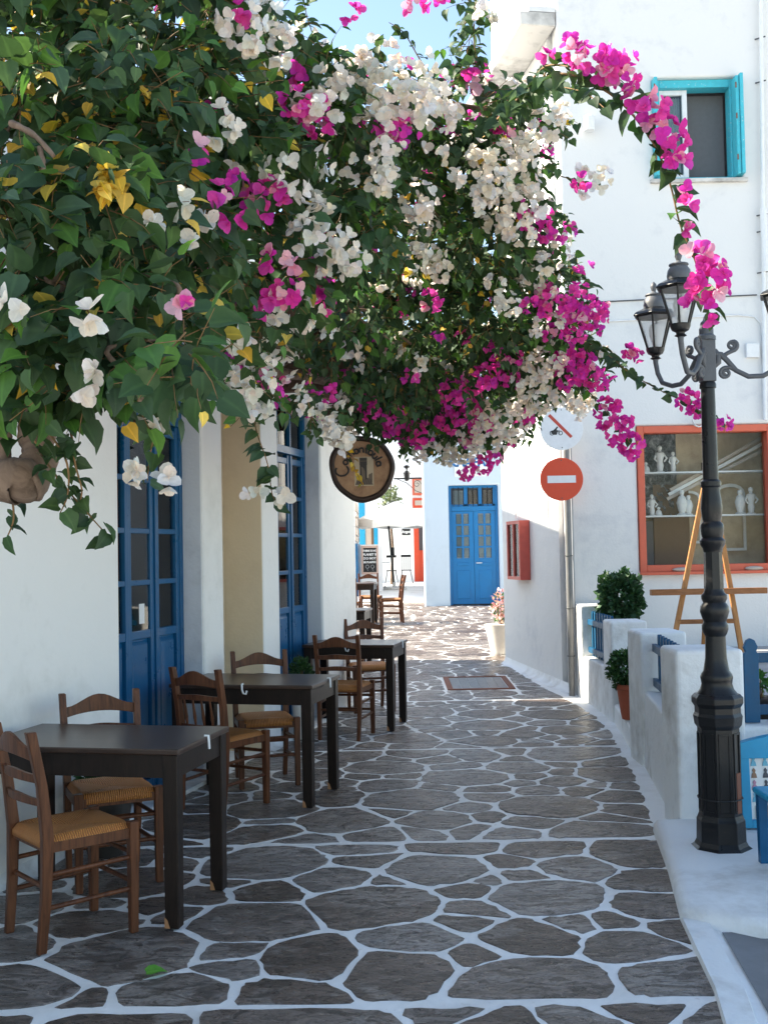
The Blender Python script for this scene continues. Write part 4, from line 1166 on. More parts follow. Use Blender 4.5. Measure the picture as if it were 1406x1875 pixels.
# plants by the taverna wall
base = TL(sL(180) - .35, .22, 0)
potted('potted_plant', 'low green basil in a dark pot under a cafe table, at the white wall', 'plant', base, [(.09, 0), (.12, .12), (.14, .26), (.145, .30), (.13, .30)], M['pot_dark'], base + Vector((.02, 0, .37)), (.17, .15, .11), 900, .035, 21)
base = TL(sL(523) + .06, .10, 0)
potted('potted_plant', 'small round herb in a white pot at the foot of a blue door', 'plant', base, [(.06, 0), (.07, .1), (.09, .42), (.095, .46), (.085, .46)], M['pot_white'], base + Vector((0, 0, .56)), (.10, .10, .13), 500, .03, 22)

# ================================================================== street lamp
LBASE = G(1321, 1550, .075); YL = LBASE.y; PPM = FPX / YL
def zl(py): return P(1310, py, YL).z
lamp = thing('street_lamp', 'black cast iron street lamp with several lanterns on scrolled arms', 'street lamp', (LBASE.x, LBASE.y, .07))
LX, LY = LBASE.x, LBASE.y
def prof(lst): return [(w_ / 2 / PPM, zl(py)) for py, w_ in lst]
b = MB(); b.lathe(prof([(1556, 112), (1551, 110), (1546, 96), (1538, 88), (1500, 86), (1496, 82), (1490, 78)]), (LX, LY, 0), 8, False, R(22.5)); b.build('base_plate', M['iron'], lamp, bevel=.004)
b = MB(); b.lathe(prof([(1491, 76), (1332, 74)]), (LX, LY, 0), 8, False, R(22.5)); pl = b.build('plinth', M['iron'], lamp)
rr_ = 76 / 2 / PPM
for k in range(8):
    a = R(45 * k); ap_ = rr_ * math.cos(R(22.5)); hw = rr_ * math.sin(R(22.5))
    n_ = Vector((math.cos(a), math.sin(a), 0)); t_ = Vector((-n_.y, n_.x, 0))
    def TP(u, d, z): return Vector((LX, LY, z)) + n_ * (ap_ + d) + t_ * u
    b = MB(); za, zb = zl(1484), zl(1340); g_ = .012
    for args in ((-hw + g_, -hw + g_ + .007, za, zb), (hw - g_ - .007, hw - g_, za, zb), (-hw + g_ + .007, hw - g_ - .007, za, za + .007), (-hw + g_ + .007, hw - g_ - .007, zb - .007, zb)):
        b.tbox(TP, args[0], args[1], -.004, .004, args[2], args[3])
    b.build('panel_moulding', M['iron'], pl)
    if k == 7:
        b = MB(); b.tbox(TP, -hw * .35, hw * .6, -.003, .005, zl(1485), zl(1412)); b.build('rust_patch', M['rust'], pl)
b = MB(); b.tube([Vector((LX + (rr_ + .004) * math.cos(q * math.pi / 8), LY + (rr_ + .004) * math.sin(q * math.pi / 8), zl(1460))) for q in range(17)], .004, 5); b.build('wire_tie', M['black'], pl)
b = MB(); b.lathe(prof([(1333, 74), (1326, 84), (1310, 88), (1304, 82), (1294, 82), (1286, 92), (1276, 92), (1270, 80)]), (LX, LY, 0), 8, False, R(22.5)); b.build('plinth_cap', M['iron'], lamp, bevel=.004)
b = MB(); b.lathe(prof([(1271, 74), (1262, 60), (1252, 54), (1246, 56), (1240, 58), (1234, 54), (1228, 46), (1205, 38), (1165, 36), (1160, 42), (1152, 47), (1145, 47), (1138, 40), (1130, 46), (1120, 52), (1110, 50), (1103, 40), (1096, 46), (1090, 46), (1084, 36), (1078, 34)]), (LX, LY, 0), 24); b.build('shaft', M['iron'], lamp)
b = MB(); b.lathe(prof([(1079, 35), (1010, 33)]), (LX, LY, 0), 8, False, R(22.5)); b.build('shaft', M['iron'], lamp)
b = MB(); b.lathe(prof([(1011, 34), (1004, 36), (998, 44), (990, 46), (984, 36), (978, 40), (968, 42), (960, 40), (955, 32), (945, 36), (930, 39), (915, 36), (900, 32), (893, 32), (890, 37), (882, 37), (878, 28)]), (LX, LY, 0), 24); b.build('shaft', M['iron'], lamp)
b = MB(); b.lathe(prof([(879, 28), (800, 27), (712, 25), (710, 30), (704, 30), (700, 27)]), (LX, LY, 0), 24); b.build('shaft', M['iron'], lamp)
hz0, hz1 = zl(699), zl(622)
q = 13 / PPM
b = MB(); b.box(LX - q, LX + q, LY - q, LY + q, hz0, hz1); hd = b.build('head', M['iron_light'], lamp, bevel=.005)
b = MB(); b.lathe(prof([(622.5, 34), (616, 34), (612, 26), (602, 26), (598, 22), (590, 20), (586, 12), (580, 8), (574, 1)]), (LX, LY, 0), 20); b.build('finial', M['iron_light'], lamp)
def spiral(c, ax, r0, turns, s, n=26, a0=0.0):
    return [c + ax * (r0 * (1 - .8 * k / n) * math.cos(a0 + s * turns * 2 * math.pi * k / n)) + Vector((0, 0, r0 * (1 - .8 * k / n) * math.sin(a0 + s * turns * 2 * math.pi * k / n))) for k in range(n + 1)]
zb_ = zl(642)
for kk, (dx, dy) in enumerate(((-.205, -.27), (-.17, .36), (.37, -.06))):
    d = Vector((dx, dy, 0)); rad = d.length; d.normalize()
    o = Vector((LX, LY, 0))
    def A(r, z): return o + d * r + Vector((0, 0, z))
    lz = zl(634)
    b = MB()
    pts = [A(.035, zl(648)), A(.07, zl(650)), A(.10, zl(662)), A(.14, zl(680)), A(.20, zl(692)), A(.27, zl(692)), A(rad - .05, zl(682)), A(rad - .015, zl(662)), A(rad, zl(640)), A(rad, lz)]
    b.tube(pts, [.016, .015, .014, .013, .013, .013, .013, .013, .014, .015], 10)
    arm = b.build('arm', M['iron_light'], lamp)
    for (cr, cz, r0, s, a0, pre) in ((.125, 634, .028, 1, -math.pi / 2, [A(.078, zl(653)), A(.10, zl(648))]), (.088, 684, .028, 1, math.pi / 2, [A(.135, zl(679)), A(.112, zl(674))])):
        sp_ = pre + spiral(A(cr, zl(cz)), d, r0, 1.6, s, 26, a0)
        b = MB(); b.tube(sp_, [.011] * 10 + [.009] * (len(sp_) - 10), 7); b.build('scroll', M['iron_light'], arm)
    b = MB(); b.tube([A(.035, zl(672)), A(.055, zl(664)), A(.055, zl(650)), A(.04, zl(640))], [.010, .016, .016, .010], 8); b.build('leaf_ornament', M['iron_light'], arm)
    # lantern
    c = A(rad, lz); cx, cy, cz = c
    b = MB(); b.lathe([(.018, 0), (.03, .006), (.02, .014), (.022, .022), (.04, .032), (.048, .048), (.05, .062)], c, 16); lan = b.build('lantern', M['iron'], lamp)
    r0, r1, zA, zB = .046, .098, .062, .235
    for k in range(6):
        a0 = R(60 * k + 10); a1 = R(60 * k + 70)
        p0 = c + Vector((r0 * math.cos(a0), r0 * math.sin(a0), zA)); p1 = c + Vector((r1 * math.cos(a0), r1 * math.sin(a0), zB))
        q0 = c + Vector((r0 * math.cos(a1), r0 * math.sin(a1), zA)); q1 = c + Vector((r1 * math.cos(a1), r1 * math.sin(a1), zB))
        b = MB(); b.tube([p0, p1], .0055, 6); b.tube([p1, q1], .0055, 6); b.build('glazing_bar', M['iron'], lan)
        inn = lambda v: c + Vector(((v.x - cx) * .955, (v.y - cy) * .955, v.z - cz))
        b = MB(); b.add([inn(p0), inn(q0), inn(q1), inn(p1)], [(0, 1, 2, 3)]); b.build('pane', M['glass_lamp'], lan)
    b = MB(); b.lathe([(.118, .236), (.122, .240), (.108, .256), (.07, .274), (.058, .28)], c, 6, False, R(10)); b.build('lantern_roof', M['iron'], lan, bevel=.002)
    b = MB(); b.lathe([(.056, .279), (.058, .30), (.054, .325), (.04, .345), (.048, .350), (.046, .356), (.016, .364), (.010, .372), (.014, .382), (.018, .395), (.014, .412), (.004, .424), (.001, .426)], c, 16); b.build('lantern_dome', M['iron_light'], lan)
    b = MB(); b.lathe([(.014, .065), (.016, .09), (.03, .13), (.033, .16), (.022, .19), (.001, .2)], c, 12); b.build('bulb', M['white_plastic'], lan)

# ================================================================== traffic signs
PB = G(1038, 1276); PB = Vector((1.93, 11.48, 0))
ts = thing('traffic_sign_post', 'grey steel post with a red no entry disc and a white no motorcycles disc', 'traffic sign', PB)
top = P(1029, 752, PB.y)
b = MB(); b.tube([PB, Vector((PB.x, PB.y, top.z + .06))], .033, 14); b.build('post', M['galv'], ts)
b = MB(); b.tube([PB + Vector((.055, .03, 0)), PB + Vector((.055, .03, 4.2))], .010, 6); b.build('earth_cable', M['cable'], ts)
for z in (.45, .95, 1.5):
    b = MB(); b.tube([PB + Vector((.036 * math.cos(q * math.pi / 6), .036 * math.sin(q * math.pi / 6), z)) for q in range(13)], .006, 5); b.tube([PB + Vector((0, .03, z)), PB + Vector((.055, .04, z))], .004, 5); b.build('pipe_clip', M['dark_cable'], ts)
def disc(cpx, cpy, rpx, mat, name):
    c = P(cpx, cpy, PB.y - .05); r = rpx / FPX * c.y
    b = MB(); n = 48
    b.tprism(lambda u, d, z: Vector((c.x + u, c.y - d, c.z + z)), [(r * math.cos(2 * math.pi * k / n), r * math.sin(2 * math.pi * k / n)) for k in range(n)], 0, .006)
    return b.build(name, mat, ts, bevel=.002), (lambda u, d, z: Vector((c.x + u * r, c.y - d, c.z + z * r)))
o1, T1 = disc(1028, 877.5, 39.5, M['sign_red'], 'no_entry_disc')
b = MB(); b.tbox(T1, -.66, .66, .0062, .0075, -.17, .17); b.build('white_bar', M['sign_white'], o1)
o2, T2 = disc(1028, 785, 39.5, M['sign_white'], 'no_motorcycle_disc')
b = MB(); b.tprism(T2, [(-.63, .60), (-.52, .70), (.50, -.35), (.40, -.45)], .0062, .0075); b.build('red_stripe', M['sign_stripe'], o2)
mo = MB()
def ring(cx, cz, r, wd, n=20):
    vs = []; fs = []
    for k in range(n):
        a = 2 * math.pi * k / n
        vs += [T2(cx + r * math.cos(a), .0072, cz + r * math.sin(a)), T2(cx + (r - wd) * math.cos(a), .0072, cz + (r - wd) * math.sin(a))]
    for k in range(n): fs.append((2 * k, (2 * k + 2) % (2 * n), (2 * k + 3) % (2 * n), 2 * k + 1))
    mo.add(vs, fs)
ox, oz = -.22, -.15
ring(ox - .24, oz - .05, .105, .035); ring(ox + .16, oz - .05, .105, .035)
for poly in ([(-.24, -.06), (-.1, -.13), (.02, -.13), (.08, .04), (.0, .08), (-.14, .07), (-.22, .02)], [(-.16, .06), (-.02, .06), (.05, .17), (.0, .2)], [(.0, .17), (.05, .16), (.09, .22), (.06, .26), (.01, .24)], [(-.02, .10), (.10, .02), (.16, .06), (.14, .09), (.09, .06), (.0, .14)], [(.06, .06), (.09, .06), (.18, -.06), (.15, -.07)], [(-.26, .0), (-.12, .05), (-.12, .09), (-.28, .04)]):
    mo.add([T2(ox + x - .04, .0072 + .0002, oz + z) for x, z in poly], [tuple(range(len(poly)))])
mo.build('motorcycle_symbol', M['black'], o2)
for Tq, oo in ((T1, o1), (T2, o2)):
    for zz_ in (-.88, .88):
        b = MB(); b.lathe([(.006, 0), (.006, .004)], (0, 0, 0), 8); b.v = [Tq(v[0] / .22, .006 + v[2], zz_ + v[1] / .22) for v in b.v]; b.build('bolt', M['dark_cable'], oo)

# ================================================================== easel
YE = 9.7
es = thing('easel', 'wooden artist easel standing empty on the terrace behind the lamp post', 'easel', (P(1295, 1200, YE).x, YE, TZ))
apex = P(1294, 888, YE + .12)
fl = P(1222, 1175, YE - .05); fl = Vector((fl.x, fl.y, TZ)); fr_ = P(1362, 1190, YE - .05); fr_ = Vector((fr_.x, fr_.y, TZ))
b = MB(); b.bar(fl, apex + Vector((-.02, 0, 0)), .045, .028, (0, -1, 0)); b.build('leg', M['easel'], es, bevel=.003)
b = MB(); b.bar(fr_, apex + Vector((.05, 0, 0)), .045, .028, (0, -1, 0)); b.build('leg', M['easel'], es, bevel=.003)
b = MB(); b.bar(Vector((apex.x + .10, YE + .75, TZ)), apex + Vector((.05, .03, -.04)), .04, .028, (0, -1, 0)); b.build('leg', M['easel'], es, bevel=.003)
a = P(1190, 1083, YE - .04); c = P(1402, 1083, YE - .04); zt = (a.z + c.z) / 2
b = MB(); b.box(a.x, c.x, YE - .09, YE - .02, zt - .026, zt + .026); b.build('tray_bar', M['easel_bar'], es, bevel=.003)
a = P(1238, 1138, YE); c = P(1346, 1138, YE); zt = (a.z + c.z) / 2
b = MB(); b.box(a.x, c.x, YE - .02, YE + .01, zt - .02, zt + .02); b.build('cross_bar', M['easel_bar'], es, bevel=.003)

# plants on the terrace side
base = Vector((P(1133, 1120, 10.95).x + .02, 10.95, .50))
potted('potted_bush', 'large leafy basil bush in a turquoise pot behind the picket fence', 'plant', base, [(.10, 0), (.13, .12), (.16, .30), (.17, .33), (.15, .33)], M['pot_cyan'], base + Vector((0, 0, .56)), (.22, .22, .27), 1500, .055, 31, [(.035, .095, .04), (.05, .12, .05), (.025, .07, .03)])
base = Vector((P(1153, 1300, 9.0).x + .01, 9.0, .172))
potted('potted_ball', 'clipped green ball in a red terracotta pot on the white step', 'plant', base, [(.075, 0), (.085, .05), (.11, .24), (.12, .25), (.12, .285), (.105, .285)], M['terracotta'], base + Vector((-.01, 0, .40)), (.175, .165, .17), 1700, .03, 32, GR, )
base = Vector((P(1386, 1300, 6.55).x, 6.55, TZ))
potted('planter', 'dark planter with a small seedling behind the pointed picket fence', 'plant', base, [(.10, 0), (.11, .06), (.115, .17), (.105, .17)], M['pot_dark'], base + Vector((0, 0, .25)), (.07, .06, .08), 90, .04, 33, [(.06, .16, .04), (.09, .2, .05)])
base = Vector((P(916, 1160, 15.2).x, 15.2, zg(15.2)))
potted('potted_flowers', 'pale flower pot with pink blooms at the far end of the side wall', 'plant', base, [(.13, 0), (.14, .03), (.19, .30), (.21, .38), (.22, .42), (.20, .42)], M['pot_white'], base + Vector((.02, 0, .66)), (.14, .14, .22), 260, .045, 34, [(.75, .35, .42), (.8, .55, .55), (.05, .12, .04)])

# blue display board and blue stool at the right edge
YB = 5.75
db = thing('display_board', 'sky blue framed board of small souvenir cards against the terrace wall', 'display board', (P(1390, 1545, YB).x + .15, YB, .07))
x0 = P(1366, 1450, YB).x; x1 = x0 + .55; zb0, zt0 = .085, P(1385, 1360, YB).z
def TB(u, d, z): return Vector((x0 + u, YB + .09 - d + (z - .08) * .08, z))
W_ = x1 - x0
b = MB(); b.tbox(TB, .05, W_ - .05, -.01, 0, zb0 + .03, zt0 - .08); b.build('backing', M['canvas'], db)
for args in ((0, .05, zb0, zt0 - .04), (W_ - .05, W_, zb0, zt0 - .04), (.05, W_ - .05, zb0, zb0 + .04)):
    b = MB(); b.tbox(TB, args[0], args[1], -.02, .03, args[2], args[3]); b.build('frame_bar', M['sky_blue'], db, bevel=.003)
b = MB(); pl_ = [(0, zt0 - .1), (W_, zt0 - .1), (W_, zt0 - .02)] + [(W_ * (1 - k / 10), zt0 - .02 + .045 * math.sin(math.pi * k / 10)) for k in range(1, 10)] + [(0, zt0 - .02)]
b.tprism(TB, pl_, -.022, .034); b.build('head_board', M['sky_blue'], db, bevel=.003)
cc_ = [M['room'], M['sticker_blue'], plain('card_pink', (.55, .25, .33), .5), plain('card_brown', (.3, .16, .09), .5), plain('card_gold', (.6, .38, .08), .5)]
hr = random.Random(8)
for i in range(7):
    for j in range(6):
        u = .065 + i * .062; z = zb0 + .13 + j * .062
        if z > zt0 - .12: continue
        b = MB(); b.tprism(TB, [(u, z), (u + .03, z), (u + .026, z + .02), (u + .02, z + .028), (u + .024, z + .04), (u + .015, z + .052), (u + .006, z + .04), (u + .01, z + .028), (u + .004, z + .02)], .001, .006); b.build('souvenir', hr.choice(cc_[:4]), db)
b = MB(); b.tbox(TB, .08, .15, .001, .008, zb0 + .045, zb0 + .11); b.build('souvenir', cc_[4], db)
bs = thing('blue_stool', 'sky blue wooden stool standing in front of the souvenir board', 'stool', (1.98, 5.0, .075))
sx0 = P(1397, 1510, 4.9).x + .085
for (xx, yy) in ((sx0 + .02, 4.9), (sx0 + .34, 4.9), (sx0 + .02, 5.22), (sx0 + .34, 5.22)):
    b = MB(); b.hexa([(xx - .018, yy - .018, .076), (xx + .018, yy - .018, .076), (xx + .018, yy + .018, .076), (xx - .018, yy + .018, .076), (xx - .022, yy - .022, .395), (xx + .022, yy - .022, .395), (xx + .022, yy + .022, .395), (xx - .022, yy + .022, .395)]); b.build('leg', M['blue'], bs)
b = MB(); b.box(sx0 - .015, sx0 + .375, 4.865, 5.255, .396, .43); b.build('seat', M['sky_blue'], bs, bevel=.015, seg=3)
bs.location = (0, 0, 0)
for ch in bs.children: ch.location = Vector((1.98, 5.0, .075)) - Vector((sx0 + .18, 5.06, .075))
for ch in bs.children: ch.location = (0, 0, 0)
bs.location = (1.98, 5.0, .075)
# fallen leaf
items = [(G(268, 1790) + Vector((0, 0, .016)), Vector((1, .35, .05)), Vector((0, -.2, 1)), .075, (.12, .35, .05), 1.2)]
fl_ = leaf_mesh('fallen_leaf', items, LT, M['leaf'], None, items[0][0]); fl_.location = items[0][0]
tag(fl_, 'single bright green fallen leaf lying on the paving', 'leaf')

# ================================================================== pergola and hanging sign
pg = thing('pergola', 'weathered wooden pergola over the taverna front carrying the bougainvillea', 'pergola', TL(3, .7, 2.8))
PZ = 2.88
for s_ in (1.05, 2.05, 3.0, 3.62, 5.15, LEND - .12):
    b = MB(); b.tbox(TL, s_ - .045, s_ + .045, -.10, 1.32, PZ, PZ + .11); b.build('cross_beam', M['pergola'], pg, bevel=.006)

for d_ in (.16, .42, .68, .94, 1.2):
    b = MB(); b.tbox(TL, .75, LEND + .1, d_ - .03, d_ + .03, PZ + .112, PZ + .19); b.build('rafter', M['pergola'], pg, bevel=.005)

pk = random.Random(6); s_ = .78
while s_ < LEND:
    wd = pk.uniform(.10, .16)
    b = MB(); b.tbox(TL, s_, s_ + wd, .06 + pk.uniform(0, .05), 1.30 + pk.uniform(-.05, .06), PZ + .192, PZ + .214); b.build('plank', M['pergola'], pg)
    s_ += wd + pk.uniform(.01, .045)
YS = 9.35
sc_ = P(663, 858, YS); SR = 58.5 / FPX * YS
hs = thing('hanging_sign', 'round slice-of-log sign lettered Cachontoula hanging from the pergola', 'sign', sc_ - Vector((0, 0, SR * 1.1)))
def TG(u, d, z): return Vector((sc_.x + u * SR, sc_.y - d, sc_.z + z * SR))
def outline(k, n=56):
    out = []
    for i in range(n):
        a = 2 * math.pi * i / n
        r = k * (1 + .035 * math.cos(2 * a + .6) + .02 * math.sin(3 * a) + .012 * math.sin(7 * a + 1) * k)
        out.append((r * math.cos(a), r * 1.08 * math.sin(a)))
    return out
b = MB(); vs = []; n = 56
rings = [(.93, -.05), (1.0, -.03), (1.0, .02), (.97, .045), (.90, .055), (.85, .045), (.83, .03)]
for k, d in rings: vs += [TG(x, d, z) for x, z in outline(k)]
fs = [(i + L * n, (i + 1) % n + L * n, (i + 1) % n + (L + 1) * n, i + (L + 1) * n) for L in range(len(rings) - 1) for i in range(n)] + [tuple(reversed(range(n)))]
b.add(vs, fs, True); b.build('bark_rim', M['disc_bark'], hs)
b = MB(); b.add([TG(x, .031, z) for x, z in outline(.845)], [tuple(range(n))]); b.build('sign_face', M['disc'], hs)
pr = MB(); pr.tbox(TG, -.24, .36, .0318, .0325, -.55, .36); face = pr.build('picture', M['print_pale'], hs)
for (poly, mm, dl) in (([(-.08, .10), (.16, .10), (.16, .34), (-.08, .34)], 'print_mid', .033), ([(-.07, -.35), (.15, -.35), (.15, .22), (-.07, .22)], 'print_dark', .0335), ([(-.07, .235), (.15, .235), (.15, .32), (-.07, .32)], 'print_dark', .0335),
                       ([(-.22, -.52), (.34, -.52), (.24, -.30), (-.14, -.30)], 'print_mid', .0332), ([(.20, -.38), (.32, -.45), (.32, -.14), (.2, -.2)], 'print_mid', .0334), ([(.0, -.36), (.1, -.36), (.09, -.1), (.05, .0), (-.02, .06), (-.03, .02)], 'print_mid', .0342)):
    b = MB(); b.add([TG(x, dl, z) for x, z in poly], [tuple(range(len(poly)))]); b.build('picture_shape', M[mm], face)
for i in range(9):
    b = MB(); x = -.2 + i * .055; b.add([TG(x, .0345, -.5), TG(x + .018, .0345, -.5), TG(x + .06, .0345, -.33), TG(x + .045, .0345, -.33)], [(0, 1, 2, 3)]); b.build('picture_shape', M['print_dark'], face)
def arcp(cx, cy, rx, ry, a0, a1, n=12): return [(cx + rx * math.cos(R(a0 + (a1 - a0) * k / n)), cy + ry * math.sin(R(a0 + (a1 - a0) * k / n))) for k in range(n + 1)]
LET = {'C': (1.0, [arcp(.55, .5, .5, .62, 50, 310, 18)]), 'a': (.62, [arcp(.28, .27, .25, .27, 20, 380, 16), [(.52, .5), (.52, .12), (.60, .0)]]), 'c': (.5, [arcp(.27, .27, .24, .27, 45, 315, 12)]),
       'h': (.58, [[(.05, 0), (.05, .95)], [(.05, .34)] + arcp(.27, .34, .21, .2, 170, 0, 8) + [(.48, 0)]]), 'o': (.58, [arcp(.27, .27, .25, .27, 90, 450, 18)]),
       'n': (.58, [[(.05, 0), (.05, .54)], [(.05, .34)] + arcp(.27, .34, .21, .2, 170, 0, 8) + [(.48, 0)]]), 't': (.44, [[(.2, .85), (.2, .1), (.32, .0)], [(.0, .5), (.4, .55)]]),
       'u': (.58, [[(.05, .54), (.05, .2)] + arcp(.26, .2, .21, .2, 180, 350, 8), [(.48, .54), (.48, .08), (.56, 0)]]), 'l': (.28, [[(.1, .95), (.1, .1), (.2, .0)]])}
word = 'Cachontoula'; hgt = .27
ang = 207.0
lt = MB()
for i, ch in enumerate(word):
    w_, strokes = LET[ch]; rad_ = .47; sc2 = hgt * (1.25 if i == 0 else 1.0)
    da = math.degrees((w_ + .06) * sc2 / (rad_ + .08))
    a = ang - da / 2
    for s_ in strokes:
        pts = []
        for (x, y) in s_:
            aa = R(a) ; tx, tz = math.sin(aa), -math.cos(aa); rx_, rz_ = math.cos(aa), math.sin(aa)
            xx = (x - w_ / 2) * sc2; yy = y * sc2
            pts.append(TG((rad_ + yy) * rx_ * .98 + xx * tx, .0345, (rad_ + yy) * rz_ + xx * tz + .02))
        lt.tube(pts, .0085, 5)
    ang -= da
lt.build('lettering', M['print_dark'], hs)
for (ux, uz) in ((-.86, .55), (.70, .80)):
    b = MB(); a = TG(ux, .0, uz); zt = PZ - .002; nl = 7
    L = (zt - a.z) / nl
    for k in range(nl):
        c = a + Vector((0, 0, L * (k + .5)))
        b.tube([c + Vector((.012 * math.cos(q * math.pi / 5) * (1 if k % 2 else .15), .012 * math.cos(q * math.pi / 5) * (.15 if k % 2 else 1), L * .6 * math.sin(q * math.pi / 5))) for q in range(11)], .0035, 5, caps=False)
    b.build('chain', M['iron'], hs)

# ================================================================== far buildings
def text_mesh(body, size, T, mat, parent, name='lettering', bold=0.0):
    cu = bpy.data.curves.new('t', 'FONT'); cu.body = body; cu.size = size; cu.align_x = 'CENTER'; cu.align_y = 'CENTER'; cu.resolution_u = 2; cu.offset = bold
    to = bpy.data.objects.new('t', cu); COL.objects.link(to); bpy.context.view_layer.update()
    me0 = bpy.data.meshes.new_from_object(to.evaluated_get(bpy.context.evaluated_depsgraph_get()))
    b = MB(); b.add([T(v.co.x, 0, v.co.y) for v in me0.vertices], [tuple(p.vertices) for p in me0.polygons])
    bpy.data.objects.remove(to); bpy.data.meshes.remove(me0)
    return b.build(name, mat, parent)
YD = 24.3
bx0 = P(776, 1000, YD).x
def TD(u, d, z): return Vector((bx0 + u, YD - d, z))
zD = P(870, 1108, YD).z
bh = thing('blue_door_house', 'pale house with a bright blue double door at the end of the lane', 'house', TD(1.5, -1.5, zD))
d0 = P(823, 1000, YD).x - bx0; d1 = P(914, 1000, YD).x - bx0; dz1 = P(868, 888, YD).z
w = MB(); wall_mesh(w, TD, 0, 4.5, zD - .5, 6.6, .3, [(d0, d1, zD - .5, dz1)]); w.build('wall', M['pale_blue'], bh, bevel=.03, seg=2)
w = MB(); w.hexa([TD(0, -.31, zD - .5), TD(4.5, -.31, zD - .5), TD(4.5, -7, zD - .5), TD(1.2, -7, zD - .5), TD(0, -.31, 6.6), TD(4.5, -.31, 6.6), TD(4.5, -7, 6.6), TD(1.2, -7, 6.6)]); w.build('rear_block', M['white_far'], bh)
# double door
f = MB(); j = .06; dp = -.1; tr = P(868, 931, YD).z
f.tbox(TD, d0 + .002, d0 + j, dp - .08, dp, zD, dz1 - .002); f.tbox(TD, d1 - j, d1 - .002, dp - .08, dp, zD, dz1 - .002); f.tbox(TD, d0 + j, d1 - j, dp - .08, dp, dz1 - j, dz1 - .002)
f.tbox(TD, d0 + j, d1 - j, dp - .08, dp + .01, tr - .05, tr + .06)
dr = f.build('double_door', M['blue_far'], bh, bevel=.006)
dm = (d0 + d1) / 2
f = MB(); f.tbox(TD, d0 + j, d1 - j, dp - .12, dp - .09, zD, dz1 - j); f.build('dark_inside', M['room'], dr)
for s_, (a, b2) in enumerate(((d0 + j + .004, dm - .004), (dm + .004, d1 - j - .004))):
    f = MB(); zz0 = zD + .02; zz1 = tr - .055; gl0 = P(868, 1022, YD).z; gl1 = P(868, 940, YD).z
    f.tbox(TD, a, b2, dp - .06, dp - .02, zz0, gl0); f.tbox(TD, a, a + .10, dp - .06, dp - .02, gl0, zz1); f.tbox(TD, b2 - .10, b2, dp - .06, dp - .02, gl0, zz1); f.tbox(TD, a + .10, b2 - .10, dp - .06, dp - .02, gl1, zz1)
    for k in range(1, 4): f.tbox(TD, a + .10, b2 - .10, dp - .055, dp - .022, gl0 + (gl1 - gl0) * k / 4 - .02, gl0 + (gl1 - gl0) * k / 4 + .02)
    mm_ = (a + b2) / 2; f.tbox(TD, mm_ - .022, mm_ + .022, dp - .055, dp - .024, gl0, gl1)
    f.build('door_leaf', M['blue_far'], dr, weld=False)
    for k in range(4):
        for (pa, pb) in ((a + .10, mm_ - .022), (mm_ + .022, b2 - .10)):
            f = MB(); f.tbox(TD, pa, pb, dp - .05, dp - .046, gl0 + (gl1 - gl0) * k / 4 + .02, gl0 + (gl1 - gl0) * (k + 1) / 4 - .02); f.build('pane', M['glass'], dr)
    f = MB(); f.tbox(TD, a + .11, b2 - .11, dp - .075, dp - .07, gl0, gl1); f.build('net_curtain', M['lace'], dr)
    for (pz0, pz1) in ((zz0 + .12, zz0 + .75), (zz0 + .85, gl0 - .10)):
        f = MB(); f.tbox(TD, a + .10, b2 - .10, dp - .02, dp - .006, pz0, pz1); f.build('panel', M['blue_far'], dr, bevel=.008)
f = MB(); zh = P(868, 1031, YD).z; f.bar(TD(dm + .05, dp + .03, zh), TD(dm + .17, dp + .03, zh), .018, .018); f.bar(TD(dm + .05, dp - .02, zh), TD(dm + .05, dp + .03, zh), .02, .02); f.build('handle', M['white_pipe'], dr)
for k in range(3):
    a = d0 + j + .05 + k * (d1 - d0 - 2 * j - .02) / 3; b2 = a + (d1 - d0 - 2 * j) / 3 - .09
    f = MB(); f.tbox(TD, a, b2, dp - .05, dp - .046, tr + .1, dz1 - j - .05); f.build('pane', M['glass'], dr)
    f = MB(); f.tbox(TD, a, b2, dp - .075, dp - .07, tr + .1, dz1 - j - .05); f.build('net_curtain', M['lace'] if k == 0 else M['curtain'], dr)
    f = MB(); f.tbox(TD, b2, b2 + .08, dp - .06, dp - .02, tr + .062, dz1 - j - .002); f.build('transom_bar', M['blue_far'], dr)
f = MB(); f.tbox(TD, d0 + j, d1 - j, dp - .06, dp - .02, tr + .061, tr + .1); f.build('transom_bar', M['blue_far'], dr)
for k in range(9):
    u = d0 + j + .06 + k * (d1 - d0 - 2 * j - .12) / 8
    f = MB(); f.tube([TD(u, dp + .03, tr + .05), TD(u, dp + .03, dz1 - j + .02)], .008, 5); f.build('grille_bar', M['iron'], dr)
# name board over the door
a = P(832, 873, YD); c = P(893, 838, YD)
ns = thing('name_board', 'small board with blue letters and grey pennants above the blue door', 'sign', (P(862, 855, YD).x, YD - .03, a.z))
f = MB(); f.tbox(TD, a.x - bx0, c.x - bx0, .003, .03, a.z, c.z + .1); f.build('board', M['sign_white'], ns)
cm = (a.x + c.x) / 2
M['letter_blue'] = plain('letter_blue', (.01, .14, .38), .5)
text_mesh('KAAFAK', .26, lambda x, d, y: Vector((cm + x, YD - .034, (a.z + c.z) / 2 + .10 + y)), M['letter_blue'], ns, bold=.012)
for k in range(5):
    u = a.x - bx0 + .06 + k * .135
    f = MB(); f.add([TD(u, .033, a.z + .15), TD(u + .07, .033, a.z + .02), TD(u + .12, .033, a.z + .15)], [(0, 1, 2)]); f.build('pennant', M['cable'], ns)
